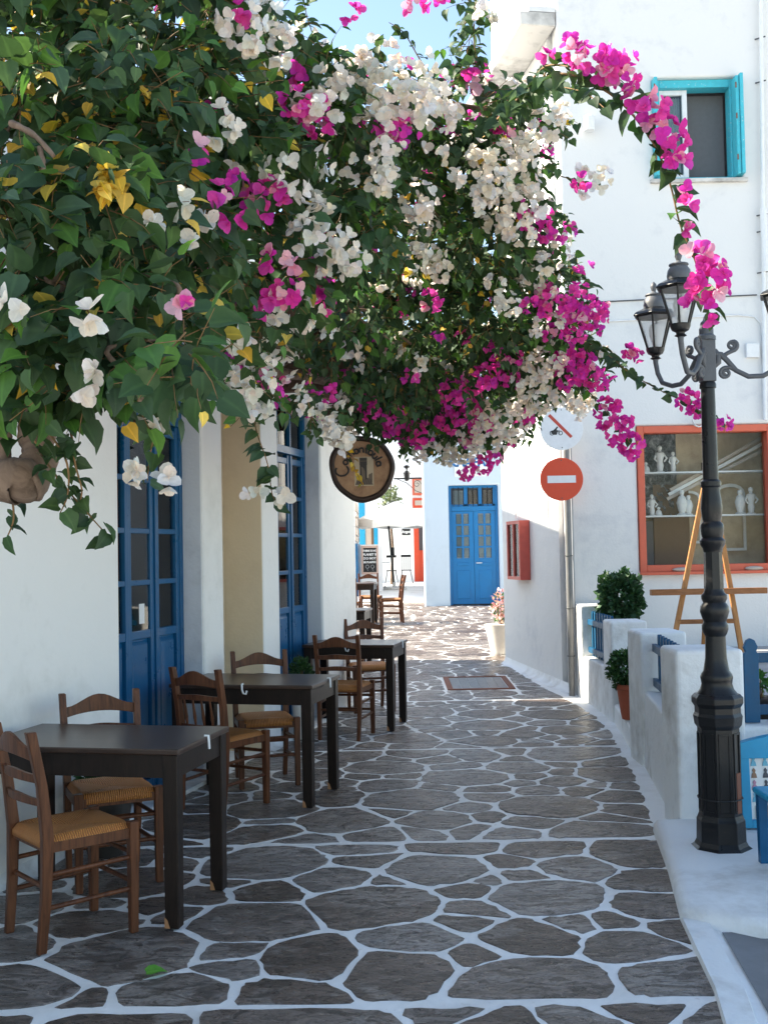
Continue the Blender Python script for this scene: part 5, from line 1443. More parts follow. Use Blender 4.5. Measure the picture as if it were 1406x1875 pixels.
# bracket lantern on the left edge of that house
bl = thing('bracket_lantern', 'black iron scrolled bracket with a small lantern high on the pale house', 'lantern', P(748, 880, YD + .2))
za = P(748, 876, YD + .2).z; xa = P(721, 876, YD + .2).x
b = MB(); b.bar(Vector((xa, YD + .2, za)), Vector((bx0 + .03, YD + .2, za)), .03, .03); b.build('bar', M['iron'], bl)
b = MB(); b.tube([Vector((bx0 + .02, YD + .2, za - .35)), Vector((bx0 - .15, YD + .2, za - .28)), Vector((bx0 - .35, YD + .2, za - .1)), Vector((xa + .05, YD + .2, za))], .008, 5)
b.tube(spiral(Vector((bx0 - .12, YD + .2, za - .13)), Vector((1, 0, 0)), .09, 1.4, 1), .007, 5); b.build('scroll', M['iron'], bl)
lc = Vector((P(745, 880, YD + .2).x, YD + .2, za)); b = MB(); b.lathe([(.02, -.06), (.05, -.04), (.07, .10), (.09, .11), (.04, .17), (.015, .18), (.02, .22), (.06, .24), (.07, .28), (.03, .30)], lc, 6, False); b.build('lantern_body', M['iron'], bl)

YR = 35.0
def TR(u, d, z): return Vector((u, YR - d, z))
def RX(px, Y=YR): return P(px, 1000, Y).x
zR = zg(YR)
rh = thing('red_door_house', 'white house with a red door and a red framed window across the square', 'house', TR(0, -2, zR))
rd0, rd1 = RX(758), RX(790); rz1 = P(765, 945, YR).z
w = MB(); wall_mesh(w, TR, -3.2, 1.9, zR - .6, 8.5, .3, [(rd0, rd1, zR - .6, rz1)]); w.build('wall', M['white_far'], rh)
w = MB(); w.tbox(TR, -3.2, 1.9, -5, -.31, zR - .6, 8.5); w.build('rear_block', M['white_far'], rh)
f = MB(); f.tbox(TR, rd0 + .002, rd0 + .16, -.1, .02, zR, rz1 - .01); f.tbox(TR, rd0 + .16, rd1 - .01, -.12, -.05, zR, zR + 1.0); f.tbox(TR, rd0 + .16, rd1, -.12, -.05, rz1 - .3, rz1 - .01); dd = f.build('red_door', M['red'], rh)
f = MB(); f.tbox(TR, rd0 + .16, rd1, -.11, -.1, zR + 1.0, rz1 - .3); f.build('pane', M['room'], dd)
for (py0, py1, mm) in ((875, 907, M['coral']), (912, 930, M['red'])):
    za, zb = P(760, py1, YR).z, P(760, py0, YR).z
    f = MB(); f.tbox(TR, RX(757), RX(790), .003, .05, za, zb); wv = f.build('window', mm, rh)
    f = MB(); f.tbox(TR, RX(761), RX(788), .051, .055, za + .08, zb - .08); f.build('pane', M['pebble'], wv)
# small black plaque
a = P(736, 980, YR); c = P(751, 968, YR)
pq = thing('wall_plaque', 'small black square plaque with white script on the house across the square', 'sign', Vector(((a.x + c.x) / 2, YR - .02, a.z)))
f = MB(); f.tbox(TR, a.x, c.x, .003, .03, a.z, c.z); f.build('plate', M['slate_board'], pq)
text_mesh('Argot', .11, lambda x, d, y: Vector(((a.x + c.x) / 2 + x, YR - .034, (a.z + c.z) / 2 + y)), M['chalk'], pq, bold=.006)
# blue shutter doorway left part
za, zb = P(665, 1000, YR).z, P(665, 915, YR).z
f = MB(); f.tbox(TR, RX(657), RX(669), .003, .06, zR, zb); f.build('shutter', M['sky_blue'], rh)
f = MB(); f.tbox(TR, RX(685), RX(692), .003, .06, zR, zb - .9); f.build('shutter', M['sky_blue'], rh)
f = MB(); f.tbox(TR, RX(669) + .005, RX(685) - .005, .003, .02, zR, zb - .8); f.build('doorway', M['pebble'], rh)
f = MB(); f.tbox(TR, RX(680), RX(685) - .01, .021, .03, zR, zb - .85); f.build('doorway', M['curtain'], rh)
# left house strip
lh = thing('stone_edged_house', 'house edge with bare stones and a blue board beyond the taverna corner', 'house', (-4, 29, zg(29)))
w = MB(); xs_ = P(649, 1000, 27.5).x
w.hexa([(-8, 27.5, .2), (xs_, 27.5, .2), (P(658, 1000, 33).x, 33, .2), (-8, 33, .2), (-8, 27.5, 5.5), (xs_, 27.5, 5.5), (P(658, 1000, 33).x, 33, 5.5), (-8, 33, 5.5)]); w.build('wall', M['white_far'], lh)
hr = random.Random(4)
xe = P(658, 1000, 33).x
nx = Vector((33 - 27.5, -(xe - xs_), 0)).normalized()
z = P(652, 992, 29).z
k = 0
while z < P(652, 925, 29).z:
    h = hr.uniform(.14, .26); y = 28.4
    while y < 31.5:
        l_ = hr.uniform(.3, .6); p = Vector((xs_ + (xe - xs_) * (y - 27.5) / 5.5, y, z)); q = Vector((xs_ + (xe - xs_) * (y + l_ - .03 - 27.5) / 5.5, y + l_ - .03, z))
        b = MB(); b.hexa([p, p + nx * .04, q + nx * .04, q, p + Vector((0, 0, h - .03)), p + nx * .035 + Vector((0, 0, h - .03)), q + nx * .035 + Vector((0, 0, h - .03)), q + Vector((0, 0, h - .03))]); b.build('stone', M['pebble'] if hr.random() < .6 else M['slab_dirty'], lh); y += l_
    z += h
p = Vector((xs_ + (xe - xs_) * (28.2 - 27.5) / 5.5, 28.2, zg(28))); q = Vector((xs_ + (xe - xs_) * (31.5 - 27.5) / 5.5, 31.5, zg(28)))
hh = Vector((0, 0, P(652, 992, 29).z - .05 - zg(28)))
b = MB(); b.hexa([p, p + nx * .06, q + nx * .06, q, p + hh, p + nx * .06 + hh, q + nx * .06 + hh, q + hh]); b.build('blue_board', M['blue'], lh)

# umbrella, stools, table and chalkboard on the square
YU = 31.0
uz = zg(YU)
um = thing('parasol', 'large white cafe parasol with a dark slanting pole on the square', 'parasol', (P(722, 1066, YU).x, YU, uz))
pb_ = Vector((P(722, 1066, YU).x, YU, uz)); ptop = P(708, 925, YU)
b = MB(); b.tube([pb_, ptop], .028, 10); b.build('pole', M['iron'], um)
b = MB(); cpole = P(719, 1010, YU); b.lathe([(.04, -.12), (.05, -.1), (.05, .1), (.04, .12)], cpole, 10); b.build('crank', M['iron'], um)
ctr = P(722, 918, YU); nseg = 8; RU = 1.15
corners = [ctr + Vector((RU * math.cos(R(45 * k + 12)), RU * math.sin(R(45 * k + 12)), -.55)) for k in range(nseg)]
for k in range(nseg):
    a, c = corners[k], corners[(k + 1) % nseg]; m_ = (a + c) / 2 + Vector((0, 0, .07)); b = MB()
    mid1 = (ctr + a) / 2 + Vector((0, 0, .04)); mid2 = (ctr + c) / 2 + Vector((0, 0, .04))
    b.add([ctr, mid1, mid2, a, m_, c, a - Vector((0, 0, .22)), m_ - Vector((0, 0, .24)), c - Vector((0, 0, .22))], [(0, 1, 2), (1, 3, 4), (1, 4, 2), (2, 4, 5), (3, 6, 7, 4), (4, 7, 8, 5)], False)
    b.build('canopy_panel', M['canvas'], um)
b = MB()
for k in range(nseg): b.tube([ctr - Vector((0, 0, .03)), corners[k] - Vector((0, 0, .02))], .012, 5)
b.tube([ptop, ctr], .028, 8); b.build('ribs', M['dark_cable'], um)
b = MB(); b.lathe([(.35, 0), (.35, .05), (.05, .08), (.05, .2)], (pb_.x, pb_.y, uz + .002), 14); b.build('foot', M['slab_dirty'], um)
def bar_stool(px, Y, label):
    x = P(px, 1000, Y).x; z = zg(Y); t = thing('bar_stool', label, 'stool', (x, Y, z), 0, 'black wire bar stools on the square')
    w_ = .15
    b = MB(); b.box(x - w_, x + w_, Y - .15, Y + .15, z + .46, z + .485); b.build('seat', M['iron'], t, bevel=.006)
    b = MB(); b.box(x - w_, x + w_, Y + .17, Y + .2, z + .86, z + .93); b.build('back_bar', M['iron'], t, bevel=.006)
    for sx in (-1, 1):
        for sy in (-1, 1):
            b = MB(); b.tube([(x + sx * .21, Y + sy * .2, z + .004), (x + sx * .12, Y + sy * .12, z + .46)], .009, 6); b.build('leg', M['iron'], t)
    for k in range(5):
        b = MB(); xx = x - .12 + .06 * k; b.tube([(xx, Y + .13, z + .485), (xx * 1, Y + .185, z + .865)], .006, 5); b.build('back_rod', M['iron'], t)
bar_stool(716, 32.4, 'black wire bar stool behind the parasol pole')
bar_stool(743, 32.6, 'black wire bar stool under the black wall plaque')
x = P(694, 1000, 32).x; z = zg(32); bt = thing('bistro_table', 'small white bistro table beside the chalkboard', 'table', (x, 32, z))
b = MB(); b.lathe([(.30, .72), (.31, .735), (.30, .75)], (x, 32, z), 20); b.build('tabletop', M['sign_white'], bt)
b = MB(); b.tube([(x, 32, z + .02), (x, 32, z + .72)], .02, 8); b.build('column', M['iron'], bt)
b = MB(); b.lathe([(.2, .002), (.2, .02), (.03, .04)], (x, 32, z), 16); b.build('foot', M['iron'], bt)
YK = 30.0
a = P(662, 1052, YK); c = P(692, 999, YK)
kb = thing('chalkboard', 'black chalkboard with white lettering about planet and plastic in a pink frame', 'chalkboard', (a.x + .25, YK, zg(YK)))
def TK(u, d, z): return Vector((a.x + u, YK - d, z))
W_ = c.x - a.x
for args in ((0, .05, a.z, c.z), (W_ - .05, W_, a.z, c.z), (.05, W_ - .05, a.z, a.z + .06), (.05, W_ - .05, c.z - .06, c.z)):
    b = MB(); b.tbox(TK, args[0], args[1], -.02, .02, args[2], args[3]); b.build('frame_bar', M['board_frame'], kb)
b = MB(); b.tbox(TK, .05, W_ - .05, -.01, .005, a.z + .06, c.z - .06); bd = b.build('slate', M['slate_board'], kb)
b = MB(); b.tbox(TK, -.02, W_ + .12, -.3, -.03, zg(YK) - .02, c.z + .03); b.build('white_pier', M['white_far'], kb)
for k, tx in enumerate(('THERE IS NO', 'PLANET B', 'DO NOT', 'BE PLASTIC')):
    text_mesh(tx, .068 if len(tx) > 8 else .085, lambda x, d, y, k=k: Vector((a.x + W_ / 2 + x, YK - .008, c.z - .14 - k * .105 + y)), M['chalk'], bd, bold=.004)
for k in (-1, 1):
    b = MB(); cx_ = a.x + W_ / 2 + k * .07; cz_ = a.z + .21
    b.tube([Vector((cx_ + .045 * math.cos(q * math.pi / 6), YK - .008, cz_ + .045 * math.sin(q * math.pi / 6))) for q in range(13)], .004, 4); b.tube([Vector((cx_, YK - .008, cz_ - .045)), Vector((cx_, YK - .008, cz_ - .1)), Vector((cx_ + .03, YK - .008, cz_ - .1))], .004, 4); b.build('chalk_drawing', M['chalk'], bd)
# two sprigs of a planter tree seen past the sign: a small olive by the far house
ol = thing('small_tree', 'thin grey-green young tree behind the white parasol', 'tree', (P(716, 1000, 33.6).x, 33.6, zg(33.6)))
bx_ = Vector((P(716, 1000, 33.6).x, 33.6, zg(33.6)))
b = MB(); b.tube([bx_, bx_ + Vector((.05, 0, 1.2)), bx_ + Vector((-.02, .05, 2.3)), bx_ + Vector((.05, 0, 3.3))], [.05, .04, .03, .012], 8); b.build('trunk', M['bark'], ol)
o = leaf_mesh('crown', shrub_leaves(bx_ + Vector((0, 0, 2.55)), .35, .35, .6, 330, .09, [(.12, .16, .09), (.18, .22, .13)], 77, .2), LT, M['shrub'], ol, ol.location); tag(o, kind='stuff')

# ================================================================== bougainvillea
BB = Vector((-1.78, 3.35, 0.0))
bg_ = thing('bougainvillea', 'huge bougainvillea with white and magenta blooms spilling over the taverna and the lane', 'bougainvillea', BB)
fr = random.Random(42)
# clumps: px, py, distance, half width px, half height px, half depth m, cover, leaf size m, yellow share
CL = [
 (40, 40, 3.3, 150, 150, .40, 4.2, .075, .10), (210, 60, 3.5, 160, 150, .45, 4.2, .072, .10), (360, 60, 3.8, 130, 130, .45, 3.2, .07, .05),
 (60, 250, 3.0, 140, 150, .35, 4.2, .078, .10), (220, 240, 3.2, 150, 160, .40, 4.2, .074, .10), (370, 230, 3.6, 130, 150, .45, 4.0, .07, .05),
 (50, 440, 2.7, 130, 150, .30, 4.0, .080, .08), (200, 430, 2.85, 140, 150, .35, 4.2, .078, .12), (340, 420, 3.2, 120, 130, .40, 4.0, .072, .07),
 (60, 620, 2.6, 130, 140, .26, 4.0, .082, .08), (200, 610, 2.6, 130, 120, .28, 4.2, .080, .10), (330, 585, 2.7, 85, 85, .25, 3.6, .080, .08),
 (345, 650, 2.3, 66, 56, .10, 4.8, .078, .04), (120, 690, 2.6, 120, 56, .18, 4.6, .074, .06), (235, 690, 2.5, 60, 36, .12, 4.2, .07, .03), (40, 710, 2.65, 75, 50, .15, 4.2, .072, .05),
 (470, 150, 4.2, 110, 130, .45, 3.0, .07, .04), (480, 300, 4.0, 110, 120, .45, 4.0, .07, .04), (470, 440, 3.9, 110, 120, .45, 4.0, .07, .05),
 (560, 190, 4.4, 100, 80, .40, 3.4, .07, .03), (585, 90, 4.4, 34, 60, .2, 2.2, .06, .03), (620, 300, 4.5, 110, 110, .5, 4.0, .07, .04), (600, 430, 4.4, 110, 100, .45, 4.2, .07, .04),
 (710, 200, 4.7, 110, 80, .45, 3.6, .068, .03), (740, 310, 5.0, 100, 70, .5, 3.6, .068, .03), (840, 210, 5.0, 100, 70, .45, 3.4, .065, .03), (850, 320, 5.2, 110, 80, .5, 4.0, .065, .04),
 (940, 230, 5.2, 80, 60, .35, 2.8, .06, .03), (935, 330, 5.4, 70, 90, .4, 3.0, .06, .03), (700, 450, 5.4, 85, 75, .5, 4.0, .068, .04), (880, 440, 5.6, 110, 90, .55, 4.2, .065, .04),
 (980, 430, 5.7, 60, 70, .35, 2.6, .06, .03), (540, 545, 4.6, 80, 60, .3, 2.6, .068, .04), (660, 550, 5.6, 110, 60, .5, 2.8, .068, .04), (780, 560, 6.0, 110, 80, .6, 4.2, .066, .04),
 (900, 550, 6.1, 110, 90, .6, 4.4, .064, .03), (1000, 540, 6.2, 80, 80, .4, 3.0, .06, .02), (480, 640, 4.5, 60, 46, .2, 2.2, .068, .04), (640, 650, 6.4, 90, 50, .4, 2.0, .066, .03),
 (740, 660, 6.8, 110, 70, .65, 4.2, .066, .03), (860, 650, 6.9, 110, 80, .65, 4.6, .064, .02), (970, 640, 6.8, 110, 70, .5, 4.0, .062, .02), (1060, 650, 6.6, 60, 50, .3, 2.6, .06, .02),
 (690, 740, 7.6, 80, 40, .45, 3.2, .066, .02), (790, 740, 7.8, 100, 60, .6, 4.4, .066, .02), (890, 740, 7.8, 100, 65, .6, 4.2, .064, .02), (970, 700, 7.4, 90, 45, .45, 3.0, .06, .02),
 (850, 790, 8.4, 80, 26, .45, 2.6, .062, .02), (760, 785, 8.6, 60, 18, .35, 2.2, .06, .02), (450, 700, 4.2, 45, 45, .2, 2.6, .066, .05), (575, 735, 5.6, 50, 26, .2, 1.6, .064, .03),
 (440, 570, 4.0, 80, 80, .35, 3.6, .07, .05), (60, -130, 3.6, 220, 120, .5, 3.0, .08, .06), (340, -120, 4.0, 200, 110, .5, 2.8, .075, .05), (490, 30, 4.3, 50, 70, .25, 1.6, .06, .02), (870, 60, 4.8, 28, 110, .15, 2.0, .055, .02),
]
GREEN = [(.040, .080, .030), (.050, .098, .036), (.032, .066, .029), (.056, .108, .042), (.044, .088, .046)]
BRIGHT = [(.075, .185, .034), (.065, .155, .036)]
YELL = [(.62, .40, .045), (.52, .30, .04), (.66, .48, .10)]
leaves = []; twigs = []
def put_leaf(p, t, s, col):
    n = Vector((fr.gauss(0, .45), fr.gauss(-.45, .45), fr.gauss(.75, .4)))
    leaves.append((p, t, n, s, vary(col, fr, .28), fr.uniform(.5, 2.0)))
def shoot(p, d, L, size, yellow, bright, n=None):
    n = n or max(4, int(L / (size * .55)))
    pts = [p]; v = d.normalized()
    for k in range(n):
        v = (v + rv(fr) * .22 + Vector((0, 0, -.10))).normalized(); p = p + v * (L / n); pts.append(p)
        side = v.orthogonal().normalized(); side.rotate(Matrix.Rotation(fr.uniform(0, 6.28), 3, v))
        t = side * .9 + v * .5 + Vector((0, -.10, -.55))
        c = fr.choice(YELL) if fr.random() < yellow else fr.choice(BRIGHT) if (bright or (k > n - 3 and fr.random() < .18)) else fr.choice(GREEN)
        s = size * fr.uniform(.62, 1.15) * (.8 if k > n - 2 else 1)
        if c in YELL: s *= .7
        put_leaf(p + side * size * .12, t, s, c)
    twigs.append(pts)
    return p
def front(px, py):                      # nearest foliage surface seen in that direction
    best = None
    for (cx, cy, Y, hw, hh, dp, *_) in CL:
        q = ((px - cx) / hw) ** 2 + ((py - cy) / hh) ** 2
        if q < 1:
            y = Y - dp * math.sqrt(1 - q)
            if best is None or y < best: best = y
    return best
for (cx, cy, Y, hw, hh, dp, cover, size, yellow) in CL:
    lp = size / Y * FPX
    nleaf = int(cover * (1.3 if Y < 4 else 1.12) * math.pi * hw * hh / (lp * lp * .42))
    c = P(cx, cy, Y); rx, rz = hw / FPX * Y, hh / FPX * Y
    made = 0
    while made < nleaf:
        d = rv(fr); d = d.normalized() * (d.length ** .45) * .92
        p = c + Vector((d.x * rx, d.y * dp, d.z * rz))
        L = fr.uniform(.16, .32) * (size / .07) * (.62 if Y < 3.0 else .8 if Y < 3.9 else 1)
        k = max(4, int(L / (size * .55)))
        dirn = Vector((d.x, d.y * .8 - .25, d.z * .6 - .15)) + rv(fr) * .7
        shoot(p - dirn.normalized() * L * .45, dirn, L, size, yellow, fr.random() < .065, k)
        made += k

# long free shoots (px, py, distance)
def strand(path, size, leaf_step, yellow=0, bright=0, thick=.004, leaf=True, jit=.015):
    pts = [P(*q) for q in path]
    dense = []
    for i in range(len(pts) - 1):
        for k in range(6):
            u = k / 6; p0 = pts[max(i - 1, 0)]; p1 = pts[i]; p2 = pts[i + 1]; p3 = pts[min(i + 2, len(pts) - 1)]
            dense.append(.5 * ((2 * p1) + (p2 - p0) * u + (2 * p0 - 5 * p1 + 4 * p2 - p3) * u * u + (3 * p1 - p0 - 3 * p2 + p3) * u ** 3))
    dense.append(pts[-1])
    twigs.append((dense, thick))
    if not leaf: return dense
    acc = 0; last = dense[0]
    for q, nx_ in zip(dense[:-1], dense[1:]):
        seg = (nx_ - q); L = seg.length; v = seg.normalized(); pos = 0
        while acc + (L - pos) >= leaf_step:
            pos += leaf_step - acc; acc = 0
            p = q + v * pos
            for _ in range(fr.choice((1, 1, 2))):
                side = Vector((fr.gauss(0, 1), fr.gauss(-.3, .6), fr.gauss(-.5, .5))).normalized()
                c = fr.choice(YELL) if fr.random() < yellow else fr.choice(BRIGHT) if fr.random() < bright else fr.choice(GREEN)
                put_leaf(p + rv(fr) * jit, side + v * .3, size * fr.uniform(.7, 1.15), c)
        acc += L - pos
    return dense
A1 = 3.7
strand([(880, 250, 4.9), (960, 170, 4.2), (1020, 135, A1), (1080, 150, A1), (1140, 190, A1), (1195, 260, A1), (1225, 330, A1), (1245, 410, A1), (1270, 470, A1), (1290, 540, A1), (1300, 590, A1)], .075, .035, 0, .03, .006)
strand([(960, 165, 4.2), (1000, 120, 3.9), (1060, 125, A1), (1120, 135, A1), (1160, 170, A1)], .07, .05)
strand([(900, 200, 4.9), (980, 160, 4.6), (1060, 165, 4.2), (1110, 200, 4.0)], .07, .05)
strand([(1040, 610, 6.5), (1100, 640, 6.1), (1150, 680, 6.0), (1200, 710, 6.0), (1250, 735, 6.0), (1300, 765, 6.0), (1330, 780, 6.0)], .072, .035)
strand([(960, 300, 5.3), (1020, 320, 5.2), (1060, 330, 5.1), (1100, 335, 5.1)], .05, .06)
strand([(1040, 680, 6.6), (1090, 730, 6.4), (1130, 780, 6.3), (1160, 820, 6.3)], .05, .07)
strand([(455, 720, 4.2), (470, 790, 4.1), (490, 850, 4.1), (500, 910, 4.1), (520, 925, 4.1)], .065, .03)
strand([(300, 700, 2.7), (290, 770, 2.7), (275, 830, 2.7), (270, 880, 2.7)], .05, .035)
strand([(60, 800, 2.8), (95, 860, 2.8), (130, 905, 2.8), (165, 945, 2.8), (205, 990, 2.8)], .055, .022)
strand([(80, 780, 2.75), (120, 840, 2.75), (125, 900, 2.75), (110, 940, 2.75)], .055, .025)
strand([(20, 900, 2.9), (25, 950, 2.9), (10, 990, 2.9)], .05, .03)
strand([(130, 790, 2.75), (138, 850, 2.75), (150, 900, 2.75), (140, 930, 2.75)], .05, .028)
strand([(880, 140, 4.8), (868, 80, 4.7), (870, 20, 4.7), (875, -60, 4.7)], .055, .03)
strand([(800, 150, 5.0), (770, 110, 4.9), (740, 60, 4.9), (712, 40, 4.9)], .045, .035)
strand([(570, 170, 4.5), (575, 80, 4.4), (560, 20, 4.4), (550, -60, 4.4)], .06, .025)
strand([(1000, 130, 4.0), (960, 200, 4.4), (900, 240, 4.9)], .06, .05)
strand([(560, 720, 5.5), (570, 760, 5.4), (585, 800, 5.4)], .05, .04, .1)
strand([(630, 790, 7.5), (640, 830, 7.4), (655, 870, 7.4), (665, 890, 7.4)], .045, .03, .85)
for k in range(16):
    px = fr.uniform(560, 930); py = fr.uniform(650, 760); f0 = front(px, py) or 7.2
    strand([(px, py, f0), (px + fr.uniform(-12, 12), py + 30, f0), (px + fr.uniform(-18, 18), py + fr.uniform(55, 90), f0)], .055, .03)

# flowers
flowers = {'white': [], 'pink': []}
WH = [(.84, .80, .72), (.87, .84, .77), (.80, .76, .63), (.86, .80, .76)]
PK = [(.80, .055, .44), (.74, .045, .40), (.84, .09, .48), (.80, .08, .38), (.68, .05, .44)]
PALE = [(.80, .36, .50), (.82, .50, .58)]
def flower(p, d, s, kind):
    """three bracts round a centre"""
    d = d.normalized(); u = d.orthogonal().normalized(); u.rotate(Matrix.Rotation(fr.uniform(0, 6.28), 3, d))
    col = fr.choice(WH) if kind == 'white' else (fr.choice(PALE) if fr.random() < .07 else fr.choice(PK))
    items = []
    for k in range(3):
        t = u.copy(); t.rotate(Matrix.Rotation(2.094 * k, 3, d))
        op = fr.uniform(.25, .75)
        items.append((p, t * 1.0 + d * op, d - t * op, s * fr.uniform(.85, 1.15), vary(col, fr, .10), fr.uniform(.6, 1.6)))
    flowers[kind].append(items)
def cluster(px, py, rpx, kind, Y=None, dens=1.0, bs=.031):
    Y = Y or front(px, py)
    if Y is None: Y = min(((((px - c[0]) / c[3]) ** 2 + ((py - c[1]) / c[4]) ** 2, c[2]) for c in CL))[1]
    Y = Y - (.10 if Y > 3.9 else .05)
    c = P(px, py, Y); r = rpx / FPX * Y
    n = max(3, int(dens * 3.4 * (r / bs) ** 2 + 2))
    for _ in range(n):
        d = rv(fr); d = d * (d.length ** -.35); d.y = d.y * .8 - .25
        p = c + Vector((d.x * r, d.y * r * .8, d.z * r))
        flower(p, d + Vector((0, -.45, -.05)) + rv(fr) * .4, bs * fr.uniform(.75, 1.15), kind)
WL = [(445, 45, 42), (480, 20, 35), (500, 85, 32), (455, 75, 26), (522, 60, 22), (640, 130, 42), (690, 110, 40), (660, 180, 42), (720, 160, 48), (762, 190, 42), (790, 165, 34), (610, 150, 28), (562, 190, 36), (600, 200, 28), (700, 228, 28), (802, 212, 28), (832, 190, 24),
      (710, 290, 34), (700, 325, 28), (762, 368, 38), (772, 410, 28), (738, 398, 26), (590, 410, 34), (620, 450, 32), (562, 430, 28), (600, 490, 28), (642, 480, 26), (560, 570, 28), (545, 592, 22), (602, 600, 16), (790, 470, 28), (762, 468, 22), (802, 490, 24), (835, 322, 14),
      (880, 290, 28), (920, 300, 38), (950, 280, 32), (900, 340, 34), (940, 380, 38), (880, 362, 26), (972, 330, 22), (1000, 228, 32), (1032, 210, 18), (962, 250, 18), (912, 400, 28), (952, 430, 28), (985, 375, 24), (440, 712, 32), (470, 742, 28), (480, 702, 18), (425, 690, 18), (640, 640, 18), (722, 640, 20), (762, 662, 16),
      (930, 560, 22), (962, 500, 24), (1000, 520, 24), (992, 482, 18), (910, 520, 16), (1000, 660, 36), (1032, 700, 42), (970, 690, 36), (1062, 720, 32), (990, 726, 34), (950, 732, 34), (1062, 742, 24), (900, 762, 32), (935, 778, 32), (870, 792, 34), (822, 826, 26), (782, 826, 24), (850, 822, 26), (800, 800, 18), (910, 800, 26),
      (430, 235, 16), (410, 210, 14), (400, 250, 12), (520, 330, 14), (500, 310, 16), (525, 300, 12), (590, 770, 26), (620, 792, 26), (642, 778, 20), (560, 745, 18), (1020, 590, 16), (985, 600, 14), (540, 540, 14), (505, 575, 14), (455, 610, 16), (430, 630, 14), (640, 130, 24), (870, 10, 18)]
for q in WL: cluster(*q, 'white')
for (px, py, r, Y) in ((30, 562, 24, 2.3), (165, 575, 22, 2.3), (150, 716, 12, 2.35), (182, 680, 9, 2.35), (325, 370, 20, 2.8), (282, 412, 11, 2.7), (385, 412, 18, 2.9), (350, 452, 12, 2.8), (290, 770, 13, 2.68), (262, 862, 18, 2.68), (308, 884, 12, 2.68), (250, 875, 10, 2.68), (625, 800, 20, 5.4), (640, 815, 16, 5.4), (520, 912, 14, 4.1), (465, 900, 12, 4.1), (1062, 318, 10, 5.1), (1092, 328, 26, 5.1), (1075, 345, 14, 5.1)):
    cluster(px, py, r, 'white', Y, .6, .032 if Y > 3 else .034)
PL = [(1060, 555, 32), (1080, 585, 34), (1050, 598, 28), (1092, 562, 14), (1028, 560, 18), (1000, 540, 18), (1055, 670, 28), (1040, 692, 22), (1040, 420, 13), (990, 410, 18), (962, 400, 16), (1002, 430, 14), (1022, 432, 10), (670, 735, 22), (735, 780, 34), (766, 790, 28), (720, 760, 22), (682, 752, 18),
      (830, 720, 28), (850, 742, 32), (870, 700, 22), (890, 690, 22), (930, 690, 22), (820, 770, 22), (880, 770, 22), (860, 800, 18), (880, 852, 18), (852, 868, 14), (905, 840, 14), (500, 545, 34), (525, 535, 22), (570, 490, 22), (595, 525, 15), (600, 560, 15), (508, 480, 22), (540, 490, 13), (430, 330, 18), (400, 356, 18), (422, 402, 16), (480, 370, 28), (490, 350, 16), (516, 350, 16), (452, 350, 13),
      (358, 268, 11), (360, 300, 14), (540, 190, 26), (570, 210, 22), (590, 240, 22), (580, 190, 16), (710, 235, 20), (742, 240, 26), (340, 550, 15), (640, 18, 18), (790, 550, 18), (830, 135, 11), (740, 120, 10), (930, 230, 16), (920, 245, 12), (1000, 560, 20), (965, 560, 14), (750, 690, 12), (800, 620, 10), (900, 640, 14), (910, 660, 16), (940, 650, 14), (440, 20, 14), (960, 760, 14), (930, 800, 14), (1030, 640, 18), (1010, 610, 14)]
for q in PL: cluster(*q, 'pink')
for (px, py, r, Y) in ((1050, 95, 28, A1), (1088, 104, 30, A1), (1128, 112, 32, A1), (1142, 140, 24, A1), (1165, 180, 26, A1), (1192, 205, 28, A1), (1215, 235, 28, A1), (1230, 270, 26, A1), (1236, 295, 18, A1), (998, 100, 9, A1), (1110, 130, 20, A1), (1255, 350, 13, A1), (1262, 372, 10, A1), (1268, 420, 13, A1), (1280, 470, 26, A1), (1296, 508, 32, A1), (1286, 545, 24, A1), (1300, 570, 13, A1), (1268, 560, 12, A1), (1310, 530, 14, A1),
                       (1150, 648, 14, 6.0), (1165, 652, 9, 6.0), (1260, 735, 22, 6.0), (1286, 750, 18, 6.0), (1325, 775, 13, 6.0), (1095, 700, 18, 6.4), (1082, 690, 16, 6.4), (1110, 750, 22, 6.3), (1130, 790, 26, 6.3), (1155, 815, 26, 6.3), (1140, 770, 16, 6.3), (1100, 770, 13, 6.3), (1118, 735, 12, 6.3), (1060, 335, 13, 5.0), (760, 3, 26, 4.4), (800, -8, 16, 4.4)):
    cluster(px, py, r, 'pink', Y)
# a thinner scatter of bloom over the whole outer surface of the plant, also where it turns away
for (cx, cy, Y, hw, hh, dp, cover, size, yellow) in CL:
    if Y < 3.9: continue
    c = P(cx, cy, Y); rx, rz = hw / FPX * Y, hh / FPX * Y
    for _ in range(10):
        d = rv(fr).normalized()
        if d.y < 0 and fr.random() < .7: continue
        p = c + Vector((d.x * rx, d.y * dp, d.z * rz)) * .98
        k = 'pink' if fr.random() < .45 else 'white'
        for _ in range(5): flower(p + rv(fr) * .06, d + rv(fr) * .4, .034 * fr.uniform(.8, 1.1), k)
for (px, py, r) in ((208, 330, 24), (190, 350, 18), (200, 315, 14)):     # a spray of dead yellow bracts
    Y = (front(px, py) or 2.8) - .03; c = P(px, py, Y)
    for _ in range(14): put_leaf(c + rv(fr) * (r / FPX * Y), rv(fr) + Vector((0, -.2, -.3)), .04, fr.choice(YELL))

